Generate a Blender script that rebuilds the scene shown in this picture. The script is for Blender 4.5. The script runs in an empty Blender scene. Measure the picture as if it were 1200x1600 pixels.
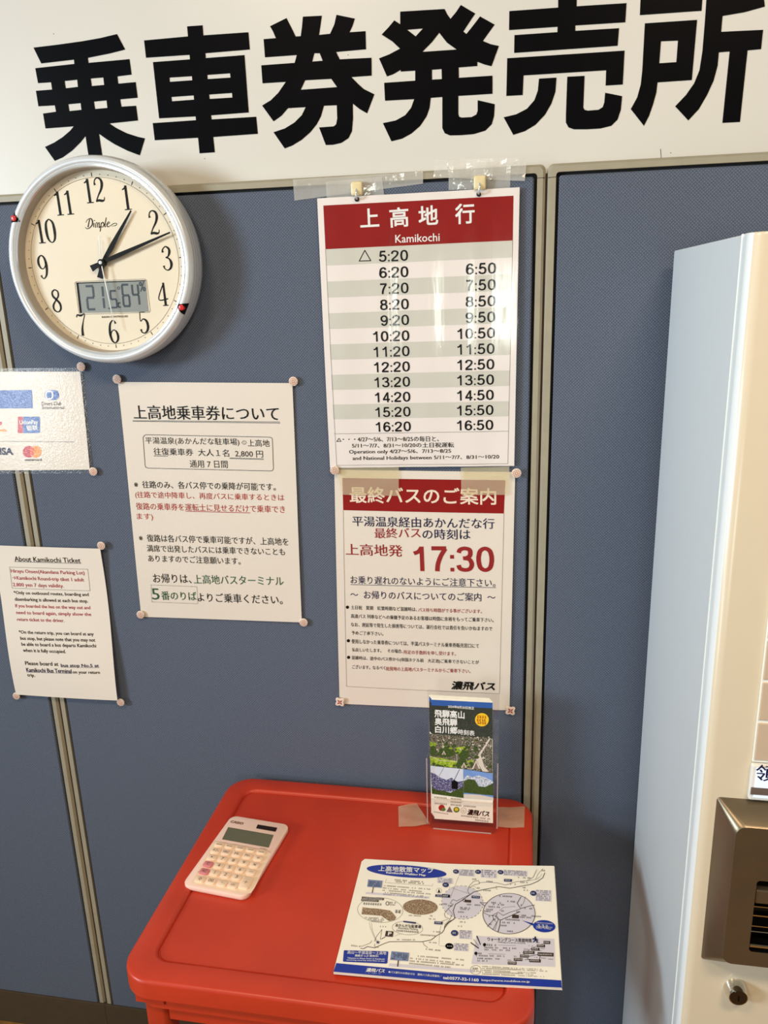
import bpy, bmesh, math, random
from mathutils import Vector, Matrix
random.seed(4)
SC = bpy.context.scene
COL = SC.collection
R = math.radians

# ---------------------------------------------------------------- camera
FPX = 1231.89
CAM = Vector((0, -1.23, 1.565))
p_, r_, y_ = R(-15.7533), R(1.7346), R(10.3446)
ROT = Matrix.Rotation(y_, 3, 'Z') @ Matrix.Rotation(p_, 3, 'X') @ Matrix.Rotation(r_, 3, 'Y')
cd = bpy.data.cameras.new('camera')
cd.sensor_fit = 'VERTICAL'; cd.sensor_height = 36.0; cd.sensor_width = 27.0
cd.lens = 36.0 * FPX / 1600.0
cd.clip_start = 0.02
cam = bpy.data.objects.new('camera', cd); COL.objects.link(cam)
cx, cy, cz = ROT.col[0], ROT.col[2], -ROT.col[1]
cam.matrix_world = Matrix(((cx.x, cy.x, cz.x, CAM.x), (cx.y, cy.y, cz.y, CAM.y), (cx.z, cy.z, cz.z, CAM.z), (0, 0, 0, 1)))
SC.camera = cam

# ---------------------------------------------------------------- world, lamps, exposure
w = bpy.data.worlds.new('world'); SC.world = w; w.use_nodes = True
bg = w.node_tree.nodes['Background']
bg.inputs[0].default_value = (1.0, 0.93, 0.84, 1); bg.inputs[1].default_value = 0.17

def area(name, loc, target, sx, sy, energy, color):
    l = bpy.data.lights.new(name, 'AREA'); l.shape = 'RECTANGLE'; l.size = sx; l.size_y = sy
    l.energy = energy; l.color = color
    o = bpy.data.objects.new(name, l); COL.objects.link(o); o.location = loc
    o.rotation_euler = (Vector(target) - Vector(loc)).to_track_quat('-Z', 'Y').to_euler()
    return o
WARM = (1.0, 0.77, 0.52)
DAY = (0.74, 0.88, 1.0)
area('ceiling_lamp', (-0.75, -1.60, 2.75), (-0.7, -1.5, 0), 0.5, 0.3, 18, WARM)
area('ceiling_lamp', (0.60, -1.60, 2.75), (0.55, -1.45, 0), 0.5, 0.3, 23, WARM)
area('daylight_window', (-3.6, -2.5, 2.05), (0.0, -0.1, 1.70), 0.8, 0.8, 24, DAY).data.spread = R(78)
area('daylight_window', (-0.24, -4.0, 1.46), (-0.2, 0, 1.6), 0.30, 0.5, 12, (0.92, 1.0, 0.90))
area('daylight_window', (-3.75, -4.0, 0.92), (-0.8, 0, 1.4), 0.7, 0.5, 26, (0.9, 0.97, 1.0))
vs = SC.view_settings
vs.view_transform = 'Standard'; vs.look = 'None'; vs.gamma = 1; vs.exposure = 0.05; vs.use_curve_mapping = False

# ---------------------------------------------------------------- materials
def lin(c):
    return tuple(((v / 255) / 12.92 if v / 255 <= .04045 else ((v / 255 + .055) / 1.055) ** 2.4) for v in c) + (1,)

def mat(name, rgb, rough=.5, metal=0., noise=0., nscale=40., bump=0., bscale=200., spec=.5, coat=0., emit=None):
    m = bpy.data.materials.new(name); m.use_nodes = True
    nt = m.node_tree; b = nt.nodes['Principled BSDF']
    c = lin(rgb)
    b.inputs['Base Color'].default_value = c
    b.inputs['Roughness'].default_value = rough; b.inputs['Metallic'].default_value = metal
    b.inputs['Specular IOR Level'].default_value = spec
    if coat: b.inputs['Coat Weight'].default_value = coat; b.inputs['Coat Roughness'].default_value = .12
    if noise or bump:
        tc = nt.nodes.new('ShaderNodeTexCoord')
    if noise:
        n = nt.nodes.new('ShaderNodeTexNoise'); n.inputs['Scale'].default_value = nscale; n.inputs['Detail'].default_value = 4
        nt.links.new(tc.outputs['Object'], n.inputs['Vector'])
        rp = nt.nodes.new('ShaderNodeValToRGB')
        rp.color_ramp.elements[0].position = .3; rp.color_ramp.elements[1].position = .7
        rp.color_ramp.elements[0].color = tuple(v * (1 - noise) for v in c[:3]) + (1,)
        rp.color_ramp.elements[1].color = tuple(min(1, v * (1 + noise)) for v in c[:3]) + (1,)
        nt.links.new(n.outputs['Fac'], rp.inputs['Fac']); nt.links.new(rp.outputs['Color'], b.inputs['Base Color'])
    if bump:
        n2 = nt.nodes.new('ShaderNodeTexNoise'); n2.inputs['Scale'].default_value = bscale; n2.inputs['Detail'].default_value = 3
        nt.links.new(tc.outputs['Object'], n2.inputs['Vector'])
        bp = nt.nodes.new('ShaderNodeBump'); bp.inputs['Strength'].default_value = bump; bp.inputs['Distance'].default_value = .001
        nt.links.new(n2.outputs['Fac'], bp.inputs['Height']); nt.links.new(bp.outputs['Normal'], b.inputs['Normal'])
    if emit:
        b.inputs['Emission Color'].default_value = c; b.inputs['Emission Strength'].default_value = emit
    return m

def clear_mat(name, tint=(1, 1, 1), rough=.05, body=0., body_rgb=(255, 255, 255), ior=1.45, bump=0., bscale=150., stretch=(1, 1, 1)):
    """thin clear plastic: see-through with a fresnel gloss, and a little milky body"""
    m = bpy.data.materials.new(name); m.use_nodes = True; nt = m.node_tree
    nt.nodes.remove(nt.nodes['Principled BSDF']); out = nt.nodes['Material Output']
    tr = nt.nodes.new('ShaderNodeBsdfTransparent'); tr.inputs[0].default_value = tuple(tint) + (1,)
    base = tr.outputs[0]
    if body:
        df = nt.nodes.new('ShaderNodeBsdfDiffuse'); df.inputs[0].default_value = lin(body_rgb)
        mx = nt.nodes.new('ShaderNodeMixShader'); mx.inputs[0].default_value = body
        nt.links.new(tr.outputs[0], mx.inputs[1]); nt.links.new(df.outputs[0], mx.inputs[2]); base = mx.outputs[0]
    gl = nt.nodes.new('ShaderNodeBsdfGlossy'); gl.inputs['Roughness'].default_value = rough
    lw = nt.nodes.new('ShaderNodeLayerWeight'); lw.inputs['Blend'].default_value = .5
    pw = nt.nodes.new('ShaderNodeMath'); pw.operation = 'POWER'; pw.inputs[1].default_value = 5
    fr = nt.nodes.new('ShaderNodeMath'); fr.operation = 'MULTIPLY_ADD'; r0 = ((ior - 1) / (ior + 1)) ** 2
    fr.inputs[1].default_value = 1 - r0; fr.inputs[2].default_value = r0
    nt.links.new(lw.outputs['Facing'], pw.inputs[0]); nt.links.new(pw.outputs[0], fr.inputs[0])
    if bump:
        tc = nt.nodes.new('ShaderNodeTexCoord'); mp = nt.nodes.new('ShaderNodeMapping'); mp.inputs['Scale'].default_value = stretch
        n2 = nt.nodes.new('ShaderNodeTexNoise'); n2.inputs['Scale'].default_value = bscale; n2.inputs['Detail'].default_value = 2
        nt.links.new(tc.outputs['Object'], mp.inputs[0]); nt.links.new(mp.outputs[0], n2.inputs['Vector'])
        bp = nt.nodes.new('ShaderNodeBump'); bp.inputs['Strength'].default_value = bump; bp.inputs['Distance'].default_value = .001
        nt.links.new(n2.outputs['Fac'], bp.inputs['Height']); nt.links.new(bp.outputs['Normal'], gl.inputs['Normal'])
    m2 = nt.nodes.new('ShaderNodeMixShader')
    nt.links.new(fr.outputs[0], m2.inputs[0]); nt.links.new(base, m2.inputs[1]); nt.links.new(gl.outputs[0], m2.inputs[2])
    nt.links.new(m2.outputs[0], out.inputs[0])
    return m

def fabric_mat():
    m = bpy.data.materials.new('blue grey partition fabric'); m.use_nodes = True; nt = m.node_tree; b = nt.nodes['Principled BSDF']
    tc = nt.nodes.new('ShaderNodeTexCoord')
    hs = []
    for ang in (45, -45):
        mp = nt.nodes.new('ShaderNodeMapping'); mp.inputs['Rotation'].default_value = (0, R(ang), 0)
        wv = nt.nodes.new('ShaderNodeTexWave'); wv.bands_direction = 'X'; wv.inputs['Scale'].default_value = 95
        wv.inputs['Distortion'].default_value = .6; wv.inputs['Detail'].default_value = 1
        nt.links.new(tc.outputs['Object'], mp.inputs[0]); nt.links.new(mp.outputs[0], wv.inputs['Vector']); hs.append(wv.outputs['Fac'])
    mu = nt.nodes.new('ShaderNodeMath'); mu.operation = 'MULTIPLY'
    nt.links.new(hs[0], mu.inputs[0]); nt.links.new(hs[1], mu.inputs[1])
    n = nt.nodes.new('ShaderNodeTexNoise'); n.inputs['Scale'].default_value = 350; n.inputs['Detail'].default_value = 2
    nt.links.new(tc.outputs['Object'], n.inputs['Vector'])
    ad = nt.nodes.new('ShaderNodeMath'); ad.operation = 'MULTIPLY_ADD'; ad.inputs[1].default_value = .45
    nt.links.new(n.outputs['Fac'], ad.inputs[0]); nt.links.new(mu.outputs[0], ad.inputs[2])
    rp = nt.nodes.new('ShaderNodeValToRGB')
    rp.color_ramp.elements[0].position = .12; rp.color_ramp.elements[0].color = lin(FAB0)
    rp.color_ramp.elements[1].position = 1.0; rp.color_ramp.elements[1].color = lin(FAB1)
    nt.links.new(ad.outputs[0], rp.inputs['Fac']); nt.links.new(rp.outputs[0], b.inputs['Base Color'])
    b.inputs['Roughness'].default_value = .9; b.inputs['Specular IOR Level'].default_value = .15
    bp = nt.nodes.new('ShaderNodeBump'); bp.inputs['Strength'].default_value = .5; bp.inputs['Distance'].default_value = .0008
    nt.links.new(ad.outputs[0], bp.inputs['Height']); nt.links.new(bp.outputs[0], b.inputs['Normal'])
    return m

def photo_mat(name, cols, scale, detail=6, rough=.35):
    m = bpy.data.materials.new(name); m.use_nodes = True; nt = m.node_tree; b = nt.nodes['Principled BSDF']
    tc = nt.nodes.new('ShaderNodeTexCoord'); n = nt.nodes.new('ShaderNodeTexNoise')
    n.inputs['Scale'].default_value = scale; n.inputs['Detail'].default_value = detail; n.inputs['Roughness'].default_value = .65
    nt.links.new(tc.outputs['Object'], n.inputs['Vector'])
    rp = nt.nodes.new('ShaderNodeValToRGB'); e = rp.color_ramp.elements
    while len(e) < len(cols): e.new(.5)
    for i, c in enumerate(cols):
        e[i].position = .34 + .32 * i / max(1, len(cols) - 1); e[i].color = lin(c)
    nt.links.new(n.outputs['Fac'], rp.inputs['Fac']); nt.links.new(rp.outputs[0], b.inputs['Base Color'])
    b.inputs['Roughness'].default_value = rough
    return m

FAB0, FAB1 = (78, 86, 99), (110, 119, 137)
M = dict(
    fabric=fabric_mat(),
    frame=mat('warm grey frame plastic', (158, 151, 130), .5, noise=.05),
    gasket=mat('black gasket', (12, 12, 14), .8, noise=.2),
    groove=mat('dark brown seam filler', (52, 26, 14), .7, noise=.3),
    kick=mat('dark brown kick strip', (68, 54, 34), .7, noise=.1),
    floor=mat('golden brown floor', (150, 108, 50), .5, noise=.25, nscale=30),
    wall=mat('off white plaster wall', (214, 206, 190), .8, noise=.02),
    board=mat('glossy white sign board', (218, 215, 206), .3, noise=.015, nscale=6),
    vinyl=mat('black vinyl lettering', (5, 5, 8), .4, noise=.2, spec=.05),
    paper=mat('white paper', (232, 222, 208), .6, noise=.012, nscale=12),
    paperw=mat('white poster paper', (236, 228, 222), .55, noise=.01, nscale=12),
    band=mat('dark red print', (144, 14, 8), .6, noise=.05, spec=.2),
    stripe=mat('pale grey green print', (206, 204, 192), .6, noise=.02),
    ink=mat('black ink', (12, 12, 14), .55, noise=.1, spec=.15),
    navy=mat('navy ink', (28, 30, 72), .55, noise=.1, spec=.15),
    red=mat('red ink', (172, 36, 30), .55, noise=.1, spec=.15),
    rose=mat('rose red ink', (168, 48, 66), .55, noise=.1),
    dred=mat('deep red ink', (150, 16, 18), .55, noise=.08),
    green=mat('dark green ink', (22, 84, 46), .55, noise=.1),
    gline=mat('grey printed line', (112, 104, 92), .6, noise=.1),
    cream=mat('cream lettering', (240, 222, 200), .55, noise=.02),
    film=clear_mat('clear laminating film', (.985, .985, .985), .10, bump=.22, bscale=55, stretch=(1.6, 1, .35)),
    filmc=clear_mat('crinkled laminating film', (.985, .985, .985), .12, body=.02, bump=.28, bscale=330),
    tape=clear_mat('clear packing tape', (.97, .965, .95), .12, body=.36, body_rgb=(240, 238, 230), bump=1., bscale=60, ior=1.6),
    tapey=clear_mat('yellowed clear tape', (.96, .93, .80), .3, body=.34, body_rgb=(238, 226, 190), bump=.3, bscale=250),
    acryl=clear_mat('clear acrylic', (.99, .985, .975), .04, ior=1.49),
    edge=clear_mat('milky acrylic edge highlight', (.97, .96, .95), .08, body=.28, body_rgb=(240, 226, 216), ior=1.6),
    glass=clear_mat('clear clock glass', (.99, .99, .98), .01, ior=1.45),
    hook=mat('cream plastic hook', (222, 206, 160), .4, noise=.05),
    hole=mat('dark punched hole', (14, 14, 18), .8, noise=.2),
    tack=mat('pale wooden tack head', (234, 214, 196), .5, noise=.05, nscale=300),
    tackink=mat('pinkish brown flower print', (176, 104, 84), .6, noise=.1),
    tackred=mat('dark red cross print', (150, 28, 32), .6, noise=.1),
    pin=mat('steel pin', (190, 190, 190), .3, 1., noise=.05),
    silver=mat('silver plastic', (222, 227, 230), .30, .25, noise=.02),
    bright=mat('polished bright ring', (232, 236, 236), .15, .5, noise=.02),
    dial=mat('cream clock dial', (236, 224, 200), .5, noise=.01),
    inner=mat('grey inner bezel wall', (176, 168, 160), .45, .2, noise=.03),
    lcd=mat('grey green liquid crystal', (146, 152, 150), .25, noise=.03),
    lcdink=mat('dark display segments', (46, 56, 66), .4, noise=.1),
    black=mat('matt black', (8, 8, 8), .5, noise=.2, spec=.15),
    white=mat('white plastic', (236, 236, 232), .4, noise=.02),
    gem=mat('red dot', (206, 40, 34), .3, noise=.05),
    table=mat('red table plastic', (196, 58, 32), .36, noise=.06, nscale=14, bump=.05, bscale=90),
    pink=mat('pale pink calculator shell', (250, 214, 196), .42, noise=.01),
    keyface=mat('cream key plastic', (250, 220, 190), .45, noise=.01),
    coral=mat('rose pink key plastic', (222, 136, 140), .45, noise=.02),
    keyink=mat('brown key legend', (112, 84, 58), .5, noise=.1),
    calclcd=mat('dull green calculator display', (104, 104, 82), .18, noise=.03),
    solar=mat('dark solar cell', (40, 26, 18), .15, noise=.2),
    mappaper=mat('glossy map paper', (253, 248, 232), .4, noise=.01),
    mapblue=mat('royal blue print', (20, 52, 158), .4, noise=.05),
    mapnavy=mat('navy map label', (36, 48, 104), .4, noise=.05),
    lav=mat('pale lavender print', (218, 214, 224), .45, noise=.02),
    steelb=mat('slate blue print', (122, 138, 176), .45, noise=.03),
    umber=mat('dark umber print', (62, 44, 34), .45, noise=.1),
    sepia=photo_mat('sepia printed picture', [(70, 50, 34), (140, 112, 84), (226, 206, 172)], 700),
    body=mat('cool white machine enamel', (222, 230, 232), .3, noise=.01),
    front=mat('machine front tinted by warm light', (216, 204, 180), .24, noise=.01),
    bezelglint=mat('white bezel and edge glint', (246, 248, 240), .3, noise=.01),
    plate=mat('beige blank button plate', (206, 186, 162), .45, noise=.02),
    plateb=mat('grey brown strip', (112, 98, 90), .4, noise=.1),
    metal=mat('satin bronze metal', (122, 110, 90), .33, .75, noise=.04),
    chrome=mat('chrome', (220, 216, 206), .1, 1., noise=.02),
    lampw=mat('lit pale blue sign', (214, 228, 246), .3, noise=.01, emit=.5),
    forest=photo_mat('printed forest picture', [(18, 24, 18), (44, 52, 44), (86, 92, 82)], 900),
    village=photo_mat('printed village picture', [(16, 24, 10), (54, 60, 34), (120, 112, 96), (206, 198, 190)], 520),
    field=photo_mat('printed meadow', [(96, 130, 24), (150, 176, 40), (186, 204, 70)], 260),
    trees=photo_mat('printed trees', [(14, 28, 8), (48, 72, 20), (96, 118, 40)], 800),
    hills=photo_mat('printed violet mountains', [(30, 28, 74), (66, 64, 118), (214, 214, 230)], 500),
    snow=photo_mat('printed snow mountain', [(98, 112, 146), (190, 198, 214), (246, 248, 250)], 420),
    sky=mat('printed pale sky', (212, 218, 232), .4, noise=.05, nscale=60),
    skyb=mat('printed blue sky', (112, 150, 212), .4, noise=.15, nscale=60),
    roadw=mat('printed pale road', (216, 206, 192), .4, noise=.05),
    roof=mat('printed roofs', (128, 110, 100), .4, noise=.2, nscale=400),
    yellow=mat('yellow print', (244, 200, 40), .4, noise=.04),
    leaf=mat('green print', (70, 130, 60), .4, noise=.05),
    orange=mat('orange print', (236, 150, 44), .4, noise=.03),
    crimson=mat('crimson print', (196, 30, 48), .4, noise=.03),
    overlap=mat('vermilion print', (224, 86, 40), .4, noise=.03),
    cardblue=mat('card blue print', (44, 92, 168), .4, noise=.05),
)

# ---------------------------------------------------------------- object helpers
WLOC = {}
def thing(name, label, cat, loc=(0, 0, 0), group=None, kind=None):
    o = bpy.data.objects.new(name, None); COL.objects.link(o); o.location = loc; o.empty_display_size = .05
    o['label'] = label; o['category'] = cat
    if group: o['group'] = group
    if kind: o['kind'] = kind
    WLOC[o] = Vector(loc)
    return o

def obj(name, bm, m, parent=None, label=None, smooth=None, recalc=False):
    """link a bmesh built in world coordinates as ONE mesh object"""
    if recalc: bmesh.ops.recalc_face_normals(bm, faces=bm.faces[:])
    off = WLOC.get(parent, Vector()) if parent else Vector()
    bmesh.ops.translate(bm, verts=bm.verts[:], vec=-off)
    me = bpy.data.meshes.new(name); bm.to_mesh(me); bm.free()
    for mm in (m if isinstance(m, (list, tuple)) else [m]): me.materials.append(mm)
    if smooth is not None:
        for p in me.polygons: p.use_smooth = True
        me.set_sharp_from_angle(angle=R(smooth))
    o = bpy.data.objects.new(name, me); COL.objects.link(o)
    if parent: o.parent = parent
    WLOC[o] = off
    if label: o['label'] = label
    return o

def tag(o, label=None, cat=None, group=None, kind=None):
    if label: o['label'] = label
    if cat: o['category'] = cat
    if group: o['group'] = group
    if kind: o['kind'] = kind
    return o

def B(): return bmesh.new()

def rrect(x0, x1, y0, y1, r, n=6):
    """rounded rectangle, counter-clockwise list of (a, b)"""
    out = []
    for cx_, cy_, a0 in ((x1 - r, y1 - r, 0), (x0 + r, y1 - r, 90), (x0 + r, y0 + r, 180), (x1 - r, y0 + r, 270)):
        for k in range(n + 1):
            a = R(a0 + 90 * k / n); out.append((cx_ + r * math.cos(a), cy_ + r * math.sin(a)))
    return out

def loft(bm, loops, cap0=True, cap1=True, mi=0):
    """loops: lists of 3D points of equal length"""
    vv = [[bm.verts.new(p) for p in L] for L in loops]
    n = len(vv[0])
    for a, b in zip(vv, vv[1:]):
        for i in range(n):
            f = bm.faces.new((a[i], a[(i + 1) % n], b[(i + 1) % n], b[i])); f.material_index = mi
    if cap0: bm.faces.new(vv[0][::-1]).material_index = mi
    if cap1: bm.faces.new(vv[-1]).material_index = mi
    return vv

def box(bm, a, b, bev=0., seg=2):
    x0, x1 = sorted((a[0], b[0])); y0, y1 = sorted((a[1], b[1])); z0, z1 = sorted((a[2], b[2]))
    bb = bmesh.new()
    bmesh.ops.create_cube(bb, size=1, matrix=Matrix.Translation(((x0 + x1) / 2, (y0 + y1) / 2, (z0 + z1) / 2)) @ Matrix.Diagonal((x1 - x0, y1 - y0, z1 - z0, 1)))
    if bev: bmesh.ops.bevel(bb, geom=bb.edges[:], offset=bev, segments=seg, affect='EDGES', profile=.5)
    merge(bm, bb)

def merge(bm, src):
    vm = {v: bm.verts.new(v.co) for v in src.verts}
    for f in src.faces:
        try: bm.faces.new([vm[v] for v in f.verts]).material_index = f.material_index
        except ValueError: pass
    src.free()

def tube(bm, pts, r, n=8, closed=False):
    pts = [Vector(p) for p in pts]; rings = []
    for i, p in enumerate(pts):
        a = pts[i - 1] if (i > 0 or closed) else p
        b = pts[(i + 1) % len(pts)] if (i < len(pts) - 1 or closed) else p
        d = (b - a).normalized()
        s = d.orthogonal().normalized() if i == 0 else (rings[-1][1] - d * rings[-1][1].dot(d)).normalized()
        t = d.cross(s)
        rings.append(([bm.verts.new(p + (s * math.cos(2 * math.pi * k / n) + t * math.sin(2 * math.pi * k / n)) * r) for k in range(n)], s))
    L = [q[0] for q in rings]
    for a, b in list(zip(L, L[1:])) + ([(L[-1], L[0])] if closed else []):
        for k in range(n): bm.faces.new((a[k], a[(k + 1) % n], b[(k + 1) % n], b[k]))
    if not closed: bm.faces.new(L[0][::-1]); bm.faces.new(L[-1])

def lathe_y(bm, prof, c, n=72, cap=False):
    """profile of (radius, y) turned about the Y axis through c = (x, z)"""
    L = [[bm.verts.new((c[0] + r * math.cos(2 * math.pi * k / n), y, c[1] + r * math.sin(2 * math.pi * k / n))) for k in range(n)] for r, y in prof]
    for a, b in zip(L, L[1:]):
        for k in range(n): bm.faces.new((a[k], a[(k + 1) % n], b[(k + 1) % n], b[k]))
    if cap: bm.faces.new(L[-1])

# ---------------------------------------------------------------- lettering from Blender's built-in font
GL = {}
def glyphs(s, bold=0., res=2):
    k = (s, bold, res)
    if k not in GL:
        c = bpy.data.curves.new('t', 'FONT'); c.body = s; c.resolution_u = res; c.offset = bold; c.fill_mode = 'FRONT'
        o = bpy.data.objects.new('t', c); COL.objects.link(o)
        dg = bpy.context.evaluated_depsgraph_get(); ev = o.evaluated_get(dg); me = ev.to_mesh()
        vv = [(v.co.x, v.co.y) for v in me.vertices]; ff = [tuple(p.vertices) for p in me.polygons]
        ev.to_mesh_clear(); bpy.data.objects.remove(o); bpy.data.curves.remove(c)
        xs = [v[0] for v in vv]; ys = [v[1] for v in vv]
        GL[k] = (vv, ff, min(xs), max(xs), min(ys), max(ys))
    return GL[k]

def ray(px, py):
    return ROT @ Vector(((px - 600) / FPX, 1, -(py - 800) / FPX))

class Flat:
    """a flat (or gently bowed) real surface: origin O, axes U and V, normal N towards the viewer.
    Points are given in a drawing view (x0, y0, scale) of the photograph and laid onto the surface, or in metres (raw)."""
    def __init__(s, O, U, V, bulge=None):
        s.O, s.U, s.V = Vector(O), Vector(U).normalized(), Vector(V).normalized(); s.N = s.U.cross(s.V)
        s.b = bulge; s.v = (0, 0, 1); s.raw = False
    def view(s, *v): s.v = v; s.raw = False; return s
    def metres(s): s.raw = True; return s
    def uv(s, p):
        if s.raw: return Vector((p[0], p[1]))
        d = ray(s.v[0] + p[0] / s.v[2], s.v[1] + p[1] / s.v[2])
        X = CAM + d * ((s.O - CAM).dot(s.N) / d.dot(s.N)) - s.O
        return Vector((X.dot(s.U), X.dot(s.V)))
    def P(s, u, v, h=0.): return s.O + s.U * u + s.V * v + s.N * (h + (s.b(u, v) if s.b else 0.))
    def at(s, p, h=0.): q = s.uv(p); return s.P(q.x, q.y, h)
    def fill(s, bm, loops, h, mi=0):
        bb = bmesh.new()
        for L in loops:
            vs_ = [bb.verts.new((q.x, q.y, 0)) for q in (s.uv(p) for p in L)]
            for i in range(len(vs_)): bb.edges.new((vs_[i], vs_[(i + 1) % len(vs_)]))
        bmesh.ops.triangle_fill(bb, edges=bb.edges[:], use_beauty=True, normal=(0, 0, 1))
        if s.b and bb.verts:
            for ax, no in ((0, (1, 0, 0)), (1, (0, 1, 0))):
                a_, b_ = min(v.co[ax] for v in bb.verts), max(v.co[ax] for v in bb.verts); n_ = int((b_ - a_) / .007)
                for i_ in range(1, n_):
                    c_ = [0, 0, 0]; c_[ax] = a_ + (b_ - a_) * i_ / n_
                    bmesh.ops.bisect_plane(bb, geom=bb.verts[:] + bb.edges[:] + bb.faces[:], plane_co=c_, plane_no=no, dist=1e-7)
        for v in bb.verts: v.co = s.P(v.co.x, v.co.y, h)
        for f in bb.faces: f.material_index = mi
        merge(bm, bb)
    def poly(s, bm, pts, h): s.fill(bm, [pts], h)
    def rect(s, bm, x0, y0, x1, y1, h, slope=0.):
        s.fill(bm, [[(x0, y0), (x1, y0 + slope * (x1 - x0)), (x1, y1 + slope * (x1 - x0)), (x0, y1)]], h)
    def grid(s, bm, q, nx, ny, h):
        a, b, c, d = [s.uv(p) for p in q]
        vv = [[bm.verts.new(s.P(*((a.lerp(b, i / nx)).lerp(d.lerp(c, i / nx), j / ny)), h)) for i in range(nx + 1)] for j in range(ny + 1)]
        for j in range(ny):
            for i in range(nx): bm.faces.new((vv[j + 1][i], vv[j + 1][i + 1], vv[j][i + 1], vv[j][i]))
    def line(s, bm, pts, wd, h, closed=False):
        q = [s.uv(p) for p in pts]; n = len(q)
        for i in range(n if closed else n - 1):
            a, b = q[i], q[(i + 1) % n]; d = b - a
            if d.length < 1e-7: continue
            L = d.length; d.normalize(); t = Vector((-d.y, d.x)) * wd / 2; a = a - d * wd * .3; b = b + d * wd * .3
            m = max(1, int(L / .008)) if s.b else 1; pv = None
            for j in range(m + 1):
                c = a.lerp(b, j / m); q2 = (bm.verts.new(s.P(c.x - t.x, c.y - t.y, h + (i % 2) * 1.5e-5)), bm.verts.new(s.P(c.x + t.x, c.y + t.y, h + (i % 2) * 1.5e-5)))
                if pv: bm.faces.new((pv[0], q2[0], q2[1], pv[1]))
                pv = q2
    def ring(s, c, rx, ry, n=40, a0=0, tilt=0.):
        return [(c[0] + rx * math.cos(t), c[1] + ry * math.sin(t) + tilt * rx * math.cos(t)) for t in (a0 + 2 * math.pi * k / n for k in range(n))]
    def ell(s, bm, c, rx, ry, h, n=32, tilt=0.): s.fill(bm, [s.ring(c, rx, ry, n, 0, tilt)], h)
    def oval(s, bm, c, rx, ry, wd, h, n=48, tilt=0.): s.line(bm, s.ring(c, rx, ry, n, 0, tilt), wd, h, True)
    def text(s, bm, t, p0, p1, hgt, h, bold=0., res=2, shear=0.):
        """lay the ink of t so that its bottom edge runs p0-p1 and its ink is hgt tall"""
        cjk = any(ord(c) > 0x2e00 for c in t)
        vv, ff, xa, xb, ya, yb = glyphs(t, 0. if cjk else bold, res)
        if not (cjk and bold): sh = [(0, 0)]
        elif bold <= .0125: sh = [(-bold, 0), (bold, 0)]
        elif bold <= .025: sh = [(0, 0)] + [(bold * a_, bold * b_) for a_ in (-.8, .8) for b_ in (-.8, .8)]
        else: sh = [(0, 0)] + [(bold * math.cos(i * math.pi / 4), bold * math.sin(i * math.pi / 4)) for i in range(8)]
        if cjk: xa, xb, ya, yb = xa - bold, xb + bold, ya - bold, yb + bold
        a, b = s.uv(p0), s.uv(p1); e = (b - a); W_ = e.length; e = e / W_; up = Vector((-e.y, e.x))
        if s.raw: H_ = hgt
        else:
            mx, my = (p0[0] + p1[0]) / 2, (p0[1] + p1[1]) / 2
            H_ = abs((s.uv((mx, my - hgt)) - s.uv((mx, my))).dot(up))
        W_ -= abs(shear) * H_
        for k_, (dx, dy) in enumerate(sh):
            nv = []
            for x, y in vv:
                fy = (y + dy - ya) / (yb - ya) * H_
                q = a + e * ((x + dx - xa) / (xb - xa) * W_ + shear * fy) + up * fy
                nv.append(bm.verts.new(s.P(q.x, q.y, h + k_ * 2e-5)))
            for f in ff:
                try: bm.faces.new([nv[i] for i in f])
                except ValueError: pass
    def greek(s, bm, p0, p1, hgt, h, dens=.75, step=None):
        """unreadably small print: a row of short dashes"""
        a, b = s.uv(p0), s.uv(p1); e = b - a; L = e.length
        if L < 1e-5: return
        e /= L; up = Vector((-e.y, e.x)); hh = abs((s.uv((p0[0], p0[1] - hgt)) - s.uv(p0)).length) if not s.raw else hgt
        x = 0.; st = hh * .82; tk = hh * .12
        Q_ = lambda x0, y0, x1, y1: bm.faces.new([bm.verts.new(s.P(*(a + e * u + up * v), h)) for u, v in ((x0, y0), (x1, y0), (x1, y1), (x0, y1))])
        while x < L - st * .5:
            if random.random() < dens:
                wd = st * .78; y1 = hh * random.uniform(.75, 1.)
                for yy in (.02, .42, .82): o_ = wd * random.uniform(0, .22); Q_(x + o_, hh * yy, x + wd - o_ * random.random(), hh * yy + tk)
                xx = x + wd * random.uniform(.25, .6); Q_(xx, 0, xx + tk * .9, y1); xx = x + wd * random.choice((.08, .8)); Q_(xx, hh * .1, xx + tk * .9, hh * .6)
            x += st
    def brush(s, bm, pts, org, sx, sy, ang, h, sub=5, shear=0.):
        """a pen stroke of changing width; pts (x, y, width) in letter units, raw metres only"""
        P_ = [pts[0]] + list(pts) + [pts[-1]]; out = []
        for i in range(1, len(P_) - 2):
            for k in range(sub):
                t = k / sub; r4 = []
                for c in range(3):
                    p0, p1, p2, p3 = (P_[i + j][c] for j in (-1, 0, 1, 2))
                    r4.append(.5 * (2 * p1 + (p2 - p0) * t + (2 * p0 - 5 * p1 + 4 * p2 - p3) * t * t + (3 * p1 - p0 - 3 * p2 + p3) * t ** 3))
                out.append(r4)
        out.append(list(pts[-1]))
        ca, sa = math.cos(ang), math.sin(ang); prev = None
        for i, (x, y, wd) in enumerate(out):
            a = out[max(0, i - 1)]; b = out[min(len(out) - 1, i + 1)]
            dx, dy = b[0] - a[0], b[1] - a[1]; L = math.hypot(dx, dy) or 1; nx, ny = -dy / L * wd / 2, dx / L * wd / 2
            q = []
            for sg in (1, -1):
                X, Y = (x + nx * sg), (y + ny * sg); X = (X + shear * Y) * sx; Y *= sy
                q.append(bm.verts.new(s.P(org[0] + X * ca - Y * sa, org[1] + X * sa + Y * ca, h)))
            if prev: bm.faces.new((prev[0], prev[1], q[1], q[0]))
            prev = q

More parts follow.
